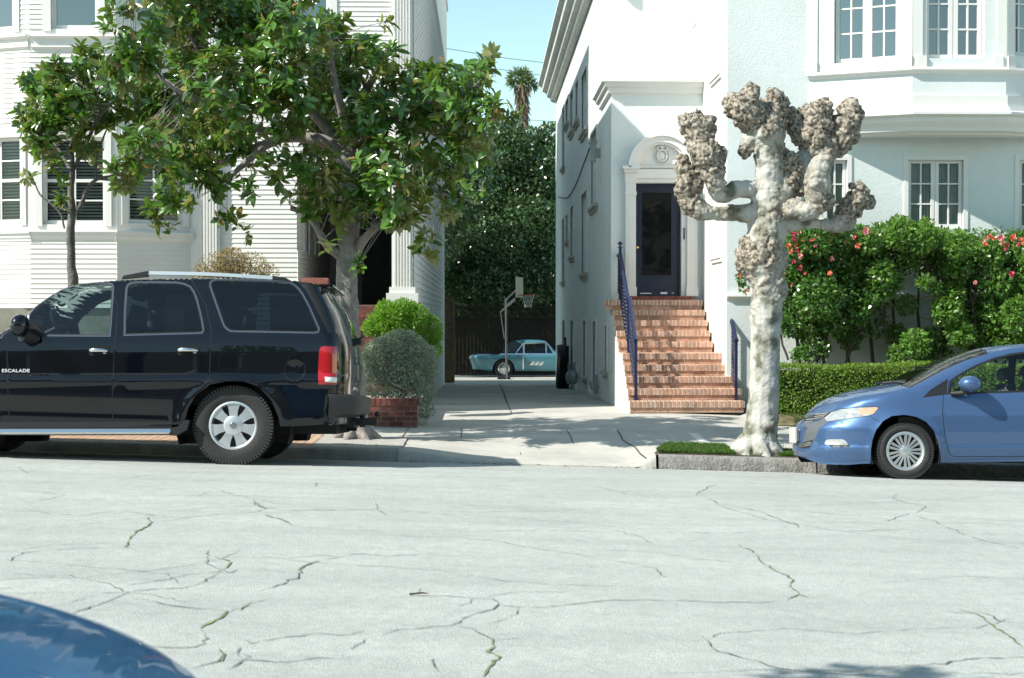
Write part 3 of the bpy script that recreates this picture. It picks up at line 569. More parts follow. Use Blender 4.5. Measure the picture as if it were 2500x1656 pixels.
mw = MB(Mm); plain(mw, 0, Lm, -.35, zbay, gw, .12); plain(mw, 0, om(1973, 100)[0] + .06, zbay, 8.6); mw.build('wall', m_stucco, rh)
for g in gw: window(rh, Mm, *g, cols=2, rows=3, rec=.045, casing=.0, sash=.05, bar=.024, mull=True, back='curtain', glass=g_pane)
for g in gw: cs = MB(Mm); cs.box((g[0] - .07, -.02, g[2] - .02), (g[0], .01, g[3] + .07)); cs.box((g[1], -.02, g[2] - .02), (g[1] + .07, .01, g[3] + .07)); cs.box((g[0], -.02, g[3]), (g[1], .01, g[3] + .07)); cs.build('window_casing', m_trim, rh)
wt = MB(Mm); mould(wt, 0, Lm, om(1800, 718)[1], [(.0, .01), (.06, .0), (.065, -.04), (.03, -.06), (.02, -.09), (0, -.1)]); wt.build('moulding', m_trim, rh)
bsw = [(om(1990, 850)[0], om(2035, 850)[0], -.05, .62), (om(2250, 850)[0], om(2345, 850)[0], -.05, .5)]
for b_ in bsw:
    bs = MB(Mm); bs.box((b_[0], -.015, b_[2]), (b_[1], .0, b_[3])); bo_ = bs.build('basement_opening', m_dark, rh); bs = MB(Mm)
    for k in range(7): u = lerp(b_[0], b_[1], k / 6); bs.box((u - .008, -.05, b_[2]), (u + .008, -.034, b_[3]))
    bs.box((b_[0], -.055, b_[3] - .05), (b_[1], -.03, b_[3] - .03)); bs.build('window_bars', m_chrome, bo_)
# projecting bay
YC = YM - .64; q0 = PY(1973, 100, YM).x; q1 = PY(2228, 100, YC).x; q2 = PY(2457, 100, YC).x; q3 = q2 + (q1 - q0)
BP = [(q0, YM), (q1, YC), (q2, YC), (q3, YM)]
def zc_(sy, sx=2300): return PY(sx, sy, YC).z
z_sk, z_cr, z_bb, z_b1 = zc_(326), zc_(266), zc_(233), zc_(169)
wins = {0: (2036, 2196, 150), 1: (2262, 2404, 143), 2: (2471, 2590, 140)}
def offs(P, d):                                    # the bay outline pushed out by d
    out = []
    for i in range(4):
        def nrm(a, b): v = Vector((b[0] - a[0], b[1] - a[1])).normalized(); return Vector((v.y, -v.x))
        ns = ([nrm(P[i - 1], P[i])] if i else []) + ([nrm(P[i], P[i + 1])] if i < 3 else [])
        nn = sum(ns, Vector((0, 0))).normalized(); out.append((P[i][0] + nn.x * d / max(.5, nn.dot(ns[0])), min(YM, P[i][1] + nn.y * d / max(.5, nn.dot(ns[0])))))
    return out
def bayring(mb, prof):
    rows_ = [[(x, y, z) for x, y in offs(BP, d)] for d, z in prof]
    for a, b in zip(rows_[:-1], rows_[1:]): mb.add(a + b, [(i, i + 1, i + 5, i + 4) for i in range(3)])
for i in range(3):
    Mf, Lf = frame(BP[i], BP[i + 1]); o = lambda sx, sy: onwall(Mf, sx, sy)
    a, b, yb = wins[i]; mx = (a + b) / 2; hole = (o(a, 50)[0], o(b, 50)[0], o(mx, yb)[1], 7.16)
    v = MB(Mf); plain(v, 0, Lf, z_cr, 8.6, [hole], .17); v.build('bay_wall', m_stucco, rh)
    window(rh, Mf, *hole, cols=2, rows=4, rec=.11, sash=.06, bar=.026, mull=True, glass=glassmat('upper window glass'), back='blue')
    e = MB(Mf)
    for s0, s1 in ((.0, .15), (Lf - .15, Lf)): e.box((s0, -.025, z_b1), (s1, .0, 8.6)); e.box((s0, -.05, z_b1), (s1, .0, z_b1 + .2)) if i != 1 else e.box((s0 + (.06 if s0 == 0 else -.06), -.05, z_b1), (s1 + (.06 if s0 == 0 else -.06), .0, z_b1 + .2))
    e.build('pilaster', m_trim, rh)
bm_ = MB(); bayring(bm_, [(0, z_b1 + .03), (.07, z_b1 + .025), (.08, z_b1 - .015), (.04, z_b1 - .035), (.035, z_b1 - .06), (0, z_b1 - .07)])
bm_.build('moulding', m_trim, rh); bm_ = MB(); bayring(bm_, [(0, z_bb), (.045, z_bb - .005), (.045, z_cr + .02), (0, z_cr + .015)]); bm_.build('moulding', m_trim, rh); bm_ = MB()
bayring(bm_, [(.02, z_cr + .03), (.10, z_cr + .02), (.11, z_cr - .04), (.15, z_cr - .06), (.15, z_cr - .1), (.06, z_cr - .13), (.05, z_cr - .2), (-.02, z_cr - .28), (-.04, z_cr - .33), (-.16, z_sk + .03), (-.18, z_sk), (-.5, z_sk - .0)])
bm_.build('moulding', m_trim, rh)
# door light and pipes on the flank
lt = MB(); p = PX(1466, 350, XW); lt.box((XW - .22, p.y - .07, p.z - .0), (XW - .06, p.y + .07, p.z + .03)); lt.box((XW - .2, p.y - .05, p.z - .35), (XW - .08, p.y + .05, p.z)); lt.box((XW - .08, p.y - .03, p.z - .28), (XW, p.y + .03, p.z - .1)); tag(lt.build('wall_lamp', mat('lamp grey', (.3, .33, .3), .5, .1)), 'grey lantern lamp high on the shaded flank wall of the stucco house', 'lamp')
cbm = MB(); P = [PX(*q, XW - .02) for q in ((1439, 362), (1425, 400), (1408, 445), (1392, 475), (1380, 484), (1362, 481))]; cbm.tube(spline(P, 5), .012, 5); tag(cbm.build('hanging_cable', m_dark), 'thin dark cable sagging across the flank of the stucco house', 'cable')
# ------------------------------------------------------------------ brick steps
st = empty('brick_steps', (3, 21.8, 0), 'orange brick front steps with white cheek wall, leading up to the navy door', 'steps')
YS = [21.8, 22.08, 22.36, 22.64, 22.92, 23.65, 23.93, 24.21, 24.49, 24.77]; rz = .177; z0s = -.014
nb, mo = MB(), MB(); xl0, xr1, xr2 = 2.285, 4.04, 3.88
for i, y in enumerate(YS):
    za, zt = z0s + rz * i, z0s + rz * (i + 1); xr = xr1 if i < 5 else xr2 - .03; yn = YS[i + 1] if i < 9 else YW - .02; Ms, _ = frame((0, y + .03), (1, y + .03)); xl = xl0 if i < 9 else xl0 - .12
    nb.M = Ms; mo.M = Ms; bricks(nb, mo, Ms, xl, xr, za, zt - .1, yn - y + .1, L=.19, H=zt - .1 - za - .012, off=-.1 * (i % 2))
    Mn, _ = frame((0, y), (1, y)); nb.M = Mn; mo.M = Mn; mo.box((xl - .01, .006, zt - .098), (xr + .01, yn - y + .05, zt - .004)); u = xl - .012
    while u < xr: b = min(u + .058, xr + .012); nb.box((u + .006, 0 + random.uniform(-.002, .002), zt - .094), (b - .006, yn - y + .02, zt + random.uniform(-.001, .001))); u += .0655
nb.M = mo.M = None
nb.build('bricks', m_brick, st); mo.build('mortar', m_mortar, st)
ck = MB(); pr_ = [(21.86, -.2)] + [q for i, y in enumerate(YS[:-1]) for q in ((y + .05, z0s + rz * (i + 1) - .1), (YS[i + 1] + .05, z0s + rz * (i + 1) - .1))] + [(YW, z0s + rz * 9.4), (YW, -.2)]
ck.prism(pr_, xl0 - .03, xl0 + .002, 'x'); ck.build('cheek_wall', m_whited, st)
ck = MB(); pr2 = [(23.6, .5), (23.6, z0s + rz * 5.4)] + [q for i, y in enumerate(YS[5:-1]) for q in ((y + .05, z0s + rz * (i + 6) - .1), (YS[i + 6] + .05, z0s + rz * (i + 6) - .1))] + [(YW, z0s + rz * 9.4), (YW, .5)]
th = MB(Mw); th.box((d0 - .1, -.16, dz0 - .07), (d1 + .16, .1, dz0 - .002)); th.build('threshold', m_brickd, st)
# ------------------------------------------------------------------ iron hand rails with twisted balusters
def twist(mb, x, y, z0, z1, s=.017):
    n = max(3, int((z1 - z0) / .02)); V = []
    for i in range(n + 1):
        a = i * .55; z = lerp(z0, z1, i / n); V += [(x + s * 1.35 * math.cos(a + q * math.pi / 2), y + s * 1.35 * math.sin(a + q * math.pi / 2), z) for q in range(4)]
    mb.add(V, [(i * 4 + q, i * 4 + (q + 1) % 4, i * 4 + 4 + (q + 1) % 4, i * 4 + 4 + q) for i in range(n) for q in range(4)])
def railing(x, segs, label, posts):
    t = empty('hand_rail', (x, segs[0][0][0], segs[0][0][1]), label, 'railing', 'blue iron railings of the brick steps')
    hr, bal = MB(), MB()
    for (a, b) in segs:                             # a, b: (y, foot z, head z)
        hr.tube([(x, a[0], a[2]), (x, b[0], b[2])], .034, 8); hr.box((x - .03, a[0] - .02, a[2] - .02), (x + .03, a[0] + .0, a[2] + .02)); hr.tube([(x, a[0], a[1] + .12), (x, b[0], b[1] + .12)], .011, 5)
        n = max(2, int((b[0] - a[0]) / .095))
        for k in range(1, n): f = k / n; twist(bal, x, lerp(a[0], b[0], f), lerp(a[1], b[1], f) + .12, lerp(a[2], b[2], f))
    hr.build('handrail', m_iron, t, 50); bal.build('balusters', m_iron, t)
    for (y, za, zb_, fin) in posts:
        p = MB(); p.box((x - .022, y - .022, za), (x + .022, y + .022, zb_)); p.box((x - .035, y - .035, za), (x + .035, y + .035, za + .012)); p.box((x - .04, y - .04, zb_), (x + .04, y + .04, zb_ + .016))
        if fin: p.lathe([(.02, 0), (.016, .03), (.045, .05), (.045, .065), (.02, .09), (.001, .1)], (x, y, zb_ + .016), 'z', 10)
        p.build('post', m_iron, t, 40)
zs_ = lambda i: z0s + rz * i
railing(2.40, [((22.1, zs_(1), zs_(1) + .93), (23.05, zs_(5), zs_(5) + .90)), ((23.3, zs_(5), zs_(5) + .86), (24.62, zs_(10) - .05, zs_(10) + .80)), ((24.62, zs_(10), zs_(10) + .78), (24.97, zs_(10), zs_(10) + .78))],
        'blue iron railing nearest the driveway, running the full height of the brick steps', [(22.1, zs_(1), zs_(1) + .93, 0), (23.2, zs_(5), zs_(5) + .9, 0), (24.62, zs_(10), zs_(10) + .9, 1)])
railing(3.97, [((22.1, zs_(1), zs_(1) + .93), (23.05, zs_(5) - .02, zs_(5) + .93))], 'short blue iron railing between the brick steps and the pollarded tree', [(22.1, zs_(1), zs_(1) + .93, 0), (23.05, zs_(5), zs_(5) + .9, 0)])
# ------------------------------------------------------------------ cars
# The flank of a car is drawn as outlines in side view (x along the car, z up); y = half width is a
# smooth function of x and z, so the panels curve round into nose, tail, bonnet and roof.
m_tyre = mat('tyre rubber', (.022, .022, .021), .75, .2, 30, bump=.3, bscale=80)
m_blk = mat('black plastic', (.012, .012, .013), .5, .1, 20)
m_gap = mat('panel gap', (.004, .004, .004), .9, 0)
m_under = mat('underbody', (.010, .010, .010), .9, 0)
def paint(name, c, met=.3, rough=.35, coat=1.0):
    m = mat(name, c, rough, 0, coat=coat, metal=met, spec=.1); m.node_tree.nodes['Principled BSDF'].inputs['Coat Roughness'].default_value = .02; return m
class Car:
    def __init__(s, name, label, cat, loc, tilt, flip, W, top, cap, q, front, af, rear, ar, bottom, pf=2.3):
        s.root = empty(name, loc, label, cat, rot=(tilt, 0, 0)); s.Mw = s.root.matrix_basis.copy() if False else Matrix.Translation(loc) @ Euler((tilt, 0, 0)).to_matrix().to_4x4(); s.Mi = s.Mw.inverted()
        s.flip = flip
        sm = lambda pts: (lambda a: (a[:, 0], a[:, 1]))(np.array(spline(pts, 16)))
        s.Wz, s.Ww = np.array([p[0] for p in W], float), np.array([p[1] for p in W], float)
        s.tx, s.tz = sm(top); s.fz, s.fx = (lambda a: (a[0], a[1]))(sm(front)); s.rz, s.rx = sm(rear); s.bx, s.bz = np.array([p[0] for p in bottom]), np.array([p[1] for p in bottom])
        s.cx, s.cv = np.array([p[0] for p in cap]), np.array([p[1] for p in cap]); s.q = q; s.af, s.ar, s.pf = af, ar, pf
        s.extra = None
    @staticmethod
    def blank(name, label, cat, loc, tilt, W):
        return Car(name, label, cat, loc, tilt, 0, W, [(-9, 9), (9, 9)], [(-9, .1), (9, .1)], 4, [(0, -9), (9, -9)], .3, [(0, 9), (9, 9)], .3, [(-9, 0), (9, 0)])
    def shape(s, top, cap, q, front, af, rear, ar, bottom, pf=2.3):
        sm = lambda pts: (lambda a: (a[:, 0], a[:, 1]))(np.array(spline(pts, 16)))
        s.tx, s.tz = sm(top); s.fz, s.fx = sm(front); s.rz, s.rx = sm(rear); s.bx, s.bz = np.array([p[0] for p in bottom]), np.array([p[1] for p in bottom])
        X = np.linspace(s.tx[0], s.tx[-1], 500); Z = np.interp(X, s.tx, s.tz); n = max(3, int(.16 / (X[1] - X[0])))
        for _ in range(3):
            E = np.concatenate([2 * Z[0] - Z[n:0:-1], Z, 2 * Z[-1] - Z[-2:-n - 2:-1]]); Z = np.convolve(E, np.ones(2 * (n // 2) + 1) / (2 * (n // 2) + 1), 'same')[n:-n]
        s.tx, s.tz = X, Z
        s.cx, s.cv = np.array([p[0] for p in cap]), np.array([p[1] for p in cap]); s.q = q; s.af, s.ar, s.pf = af, ar, pf
    def zt(s, x): return np.interp(x, s.tx, s.tz)
    def f(s, x, z):
        x = np.asarray(x, float); z = np.asarray(z, float)
        w = np.interp(z, s.Wz, s.Ww); h = np.interp(x, s.cx, s.cv); t = np.clip((z - (s.zt(x) - h)) / h, 0, 1)
        w = w * (1 - t ** s.q) ** (1 / s.q)
        u = np.clip(1 - (x - np.interp(z, s.fz, s.fx)) / s.af, 0, 1); w = w * (1 - u ** s.pf) ** (1 / s.pf)
        u = np.clip(1 - (np.interp(z, s.rz, s.rx) - x) / s.ar, 0, 1); w = w * (1 - u ** s.pf) ** (1 / s.pf)
        if s.extra is not None: w = w + s.extra(x, z)
        return np.maximum(w, 0)
    def proj(s, x, y, z): return proj(s.Mw @ Vector((x, y, z)))
    def px(s, sx, sy, y=None, off=0):
        """photo pixel -> (x, z) on the flank (y None) or in the plane y"""
        x, z = 0., .8
        for k in range(60):
            yy = (-float(s.f(x, z)) - off) if y is None else y
            p, n = s.Mw @ Vector((0, yy, 0)), s.Mw.to_3x3() @ Vector((0, 1, 0)); h = s.Mi @ PL(sx, sy, p, n)
            x += .5 * (h.x - x); z += .5 * (h.z - z)
        return (x, z)
    def pxs(s, pts, y=None, off=0): return [s.px(a, b, y, off) for a, b in pts]
    def outline(s, n=160):
        P = []
        zs = np.linspace(s.bz[0], s.fz[-1], 24); P += [(float(np.interp(z, s.fz, s.fx)), float(z)) for z in zs]
        xf, xr = P[-1][0], float(s.rx[-1]); xs_ = np.linspace(xf, xr, n)[1:]; P += [(float(x), float(s.zt(x))) for x in xs_]
        zs = np.linspace(s.rz[-1], s.bz[-1], 24)[1:]; P += [(float(np.interp(z, s.rz, s.rx)), float(z)) for z in zs]
        for x, z in list(zip(s.bx, s.bz))[::-1][1:-1]: P.append((float(x), float(z)))
        return P
    def mesh(s, regions, both=()):
        """regions: (part name, outline, material) in order of priority; the first that holds a triangle owns it; None = a hole"""
        pts = []; edges = []; faces = []
        def addpoly(P, closed=True):
            k = len(pts); pts.extend(Vector(p) for p in P); n = len(P); edges.extend((k + i, k + (i + 1) % n) for i in range(n if closed else n - 1))
        out = s.outline(); addpoly(out)
        for _, P, _m in regions:
            if P is not None:
                Q = []
                for a, b in zip(P, P[1:] + P[:1]):
                    d = math.dist(a, b); k = max(1, int(d / .06)); Q += [(lerp(a[0], b[0], i / k), lerp(a[1], b[1], i / k)) for i in range(k)]
                addpoly(Q)
        x0, x1 = min(p[0] for p in out), max(p[0] for p in out)
        grid = []
        for x in np.arange(x0, x1, .055):
            zt = float(s.zt(x)); zb = float(np.interp(x, s.bx, s.bz))
            for z in list(np.arange(zb + .03, zt - .06, .055)) + [zt - d for d in (.002, .007, .016, .03, .05)] + [k for k in s.Wz]: grid.append((x, z))
        for z in np.arange(.15, float(max(s.tz)), .05):
            for d in (.002, .008, .02, .04, .07, .11, .16, .22, .3): grid.append((float(np.interp(z, s.fz, s.fx)) + d, z)); grid.append((float(np.interp(z, s.rz, s.rx)) - d, z))
        def inside(P, x, z):
            c = False; n = len(P); j = n - 1
            for i in range(n):
                if (P[i][1] > z) != (P[j][1] > z) and x < (P[j][0] - P[i][0]) * (z - P[i][1]) / (P[j][1] - P[i][1]) + P[i][0]: c = not c
                j = i
            return c
        pts += [Vector(g) for g in grid if inside(out, *g)]
        V, E, T = delaunay_2d_cdt(pts, edges, faces, 0, 1e-4)[:3]
        V = np.array([v[:] for v in V]); own = {}
        bb = [(None if P is None else (min(p[0] for p in P), max(p[0] for p in P), min(p[1] for p in P), max(p[1] for p in P))) for _, P, _m in regions]
        for t in T:
            cx_, cz_ = V[list(t)].mean(0)
            if not inside(out, cx_, cz_): continue
            for k, (nm, P, _m) in enumerate(regions):
                if P is None or (bb[k][0] <= cx_ <= bb[k][1] and bb[k][2] <= cz_ <= bb[k][3] and inside(P, cx_, cz_)): own.setdefault(k, []).append(t); break
        Y = s.f(V[:, 0], V[:, 1]); allt = np.array([t for k in own for t in own[k]])
        P3 = np.stack([V[:, 0], -Y, V[:, 1]], 1); fn = np.cross(P3[allt[:, 1]] - P3[allt[:, 0]], P3[allt[:, 2]] - P3[allt[:, 0]])
        N = np.zeros_like(P3); [np.add.at(N, allt[:, j], fn) for j in range(3)]
        edge = Y < 1e-5; N[edge, 1] = 0; N /= np.maximum(1e-9, np.linalg.norm(N, axis=1))[:, None]
        allflip = (N[:, 1] > 0).sum() > (N[:, 1] < 0).sum(); e = .0025; x_, z_ = V[:, 0], V[:, 1]
        gx = (s.f(x_ + e, z_) - s.f(x_ - e, z_)) / (2 * e); gz = (s.f(x_, z_ + e) - s.f(x_, z_ - e)) / (2 * e); gz = np.where(z_ < np.interp(x_, s.bx, s.bz) + .01, 0, gz)
        N = np.stack([-gx, -np.ones_like(gx), -gz], 1); N /= np.linalg.norm(N, axis=1)[:, None]; N[edge, 1] = 0; N /= np.maximum(1e-9, np.linalg.norm(N, axis=1))[:, None]
        out_objs = {}
        groups = {}
        for k, (nm, P, m_) in enumerate(regions):
            if m_ is None or k not in own: continue
            groups.setdefault(nm if nm in both else (nm, k), []).append((k, m_))
        for g, ks in groups.items():
            nm = g if isinstance(g, str) else g[0]; mats_ = []; 
            for side in ((0,) if nm in both else (1, -1)):
                vv = []; ff = []; mi = []; nn = []
                for sd_ in ((1, -1) if side == 0 else (side,)):
                    mp = {}
                    for k, m_ in ks:
                        if m_ not in mats_: mats_.append(m_)
                        for t in own[k]:
                            idx = []
                            for i in t:
                                if i not in mp: mp[i] = len(vv); vv.append((P3[i, 0], P3[i, 1] * sd_, P3[i, 2])); nn.append((N[i, 0], N[i, 1] * sd_, N[i, 2]))
                                idx.append(mp[i])
                            if (sd_ < 0) != allflip: idx = idx[::-1]
                            ff.append(idx); mi.append(mats_.index(m_))
                me = bpy.data.meshes.new(nm); me.from_pydata(vv, [], ff); me.polygons.foreach_set('material_index', mi); me.shade_smooth(); me.update()
                me.normals_split_custom_set_from_vertices([Vector(n) for n in nn])
                o = _link(nm, me, s.root, mats_); out_objs.setdefault(nm, []).append(o)
        s.parts = out_objs; return out_objs
    def put(s, mb, name, m, parent=None, smooth=None):
        o = mb.build(name, m, None, smooth); o.parent = parent or s.root; return o
def thick(P, w, closed=False):                    # an open line as a thin slot outline
    n = len(P); L_, R_ = [], []
    for i in range(n):
        a, b = P[max(i - 1, 0)], P[min(i + 1, n - 1)]; t = Vector((b[0] - a[0], b[1] - a[1])).normalized(); L_.append((P[i][0] - t.y * w / 2, P[i][1] + t.x * w / 2)); R_.append((P[i][0] + t.y * w / 2, P[i][1] - t.x * w / 2))
    return L_ + R_[::-1]
def grow(P, d):
    n = len(P); A = sum(P[i][0] * P[(i + 1) % n][1] - P[(i + 1) % n][0] * P[i][1] for i in range(n)); sgn = 1 if A > 0 else -1; out = []
    for i in range(n):
        a, b, c = Vector(P[i - 1]), Vector(P[i]), Vector(P[(i + 1) % n]); t1 = (b - a).normalized(); t2 = (c - b).normalized(); n1 = Vector((t1.y, -t1.x)) * sgn; n2 = Vector((t2.y, -t2.x)) * sgn
        m = (n1 + n2); m = m.normalized() if m.length > 1e-6 else n1; k = d / max(.6, m.dot(n1)); out.append((b.x + m.x * k, b.y + m.y * k))
    return out
def arc(c, r, a0, a1, n=20): return [(c[0] + r * math.cos(R(lerp(a0, a1, i / n))), c[1] + r * math.sin(R(lerp(a0, a1, i / n)))) for i in range(n + 1)]
def wheel(car, x, side, zc, Rt, wd, rim, nsp, m_rim, y, style, steer=0):
    """tyre with real tread blocks, rim and spokes; side -1 = towards the street"""
    t = empty('wheel', (0, 0, 0)); t.parent = car.root; t.location = (x, side * y, zc); t.rotation_euler = (0, 0, (0 if side < 0 else math.pi) + steer)
    mb = MB(); ri = rim + .012; n = 64
    prof = [(ri, wd * .9), (ri + .01, wd), (ri + .35 * (Rt - ri), wd + .012), (Rt - .03, wd), (Rt - .006, wd - .03), (Rt - .006, .03), (Rt - .03, 0), (ri + .45 * (Rt - ri), -.010), (ri + .12 * (Rt - ri), -.002), (ri, .006), (ri - .012, .03)]
    mb.lathe(prof, (0, 0, 0), 'y', n); o = mb.build('tyre', m_tyre, None, 40); o.parent = t
    tb = MB(); nb_ = 74 if style == 'suv' else 60
    for k in range(nb_):
        a = 2 * math.pi * k / nb_; 
        for (y0, y1, r0, r1) in ((-.001, .045, Rt - .035, Rt), (.05, wd - .05, Rt - .012, Rt), (wd - .045, wd, Rt - .035, Rt)):
            a0, a1 = a, a + 2 * math.pi / nb_ * (.66 if style == 'suv' else .8); V = [(r * math.cos(q), yy, r * math.sin(q)) for yy in (y0, y1) for q in (a0, a1) for r in (r0, r1)]
            tb.add(V, [(0, 1, 3, 2), (4, 6, 7, 5), (1, 5, 7, 3), (0, 2, 6, 4), (0, 4, 5, 1), (2, 3, 7, 6)])
    o2 = tb.build('tread', m_tyre, None); o2.parent = o; o2['kind'] = 'stuff' if False else 'part'; del o2['kind']
    rm = MB(); rm.lathe([(rim + .006, .03), (rim + .01, .004), (rim - .004, .0), (rim - .014, .008), (rim - .02, .03), (rim - .03, .09), (rim - .03, wd * .8)], (0, 0, 0), 'y', 48)
    if style == 'suv':
        rm.lathe([(.001, .006), (.085, .008), (.097, .014), (.10, .04)], (0, 0, 0), 'y', 32)
        for k in range(nsp):
            a = 2 * math.pi * k / nsp + math.pi / 2; P = []
            for r, hw, yy in ((.085, .040, .016), (.14, .044, .012), (.175, .052, .014), (rim - .012, .070, .016)): P.append((r, hw, yy))
            V = []; 
            for r, hw, yy in P:
                for sgn in (-1, 1): V += [(r * math.cos(a) - sgn * hw * math.sin(a), yy, r * math.sin(a) + sgn * hw * math.cos(a)), (r * math.cos(a) - sgn * hw * .85 * math.sin(a), yy + .05, r * math.sin(a) + sgn * hw * .85 * math.cos(a))]
            m = len(P); rm.add(V, [f for i in range(m - 1) for f in ((4 * i, 4 * i + 2, 4 * i + 6, 4 * i + 4), (4 * i, 4 * i + 4, 4 * i + 5, 4 * i + 1), (4 * i + 2, 4 * i + 3, 4 * i + 7, 4 * i + 6))])
            b = a + math.pi / nsp; rm.tube([(.075 * math.cos(b), .008, .075 * math.sin(b)), (.075 * math.cos(b), .0, .075 * math.sin(b))], .006, 6) if False else None
    else:
        rm.lathe([(.001, .0), (.045, .002), (.06, .012), (.066, .02)], (0, 0, 0), 'y', 28); rm.lathe([(rim - .004, .004), (rim - .022, .012), (rim - .03, .03)], (0, 0, 0), 'y', 48)
        for k in range(nsp):
            a = 2 * math.pi * k / nsp + R(78)
            for sg in (-1, 1):
                P = ((.05, .0 + sg * .012, .010, .006), (.10, sg * .017, .011, .012), (rim - .015, sg * .026, .016, .014)); V = []
                for r, off_, hw, yy in P:
                    for e in (-1, 1): w_ = off_ + e * hw; V += [(r * math.cos(a) - w_ * math.sin(a), yy, r * math.sin(a) + w_ * math.cos(a)), (r * math.cos(a) - w_ * math.sin(a), yy + .03, r * math.sin(a) + w_ * math.cos(a))]
                rm.add(V, [f for i in range(2) for f in ((4 * i, 4 * i + 2, 4 * i + 6, 4 * i + 4), (4 * i, 4 * i + 4, 4 * i + 5, 4 * i + 1), (4 * i + 2, 4 * i + 3, 4 * i + 7, 4 * i + 6))])
    o = rm.build('rim', m_rim, None, 35); o.parent = t
    dk = MB(); dk.lathe([(.001, .075), (rim - .03, .075)], (0, 0, 0), 'y', 32); o = dk.build('brake_disc', mat('dark steel', (.03, .03, .03), .5, 0, metal=.6), None); o.parent = t
    if style == 'suv':
        hc = MB(); hc.lathe([(.001, -.004), (.03, -.003), (.034, .004), (.034, .01)], (0, 0, 0), 'y', 20); o = hc.build('hub_cap', mat('hub grey', (.35, .36, .38), .3, 0, metal=.8), None, 40); o.parent = t
    return t
def well(car, x, z, r, side, w):
    mb = MB(); A = arc((x, z), r, -20, 200, 24); V = [(a, side * y, b) for y in (w, w - .36) for a, b in A]; n = len(A)
    mb.add(V, [(i, i + 1, n + i + 1, n + i) for i in range(n - 1)] + [tuple(range(n, 2 * n))]); return car.put(mb, 'wheel_arch_liner', m_under)
def seat(car, x, y, z0, m, h=.62, w=.5, lean=.18):
    mb = MB(); 
    mb.tube([(x - .28, y, z0), (x + .18, y, z0 - .03)], [.13, .15], 10); 
    for k in (-.16, -.05, .06, .16): mb.tube([(x + .16, y + k, z0), (x + .22 + lean * .5, y + k, z0 + h * .5), (x + .2 + lean, y + k * .8, z0 + h)], [.09, .085, .06], 8)
    mb.tube([(x + .19 + lean, y - .11, z0 + h + .13), (x + .19 + lean, y + .11, z0 + h + .13)], .075, 10); return car.put(mb, 'seat', m, None, 60)
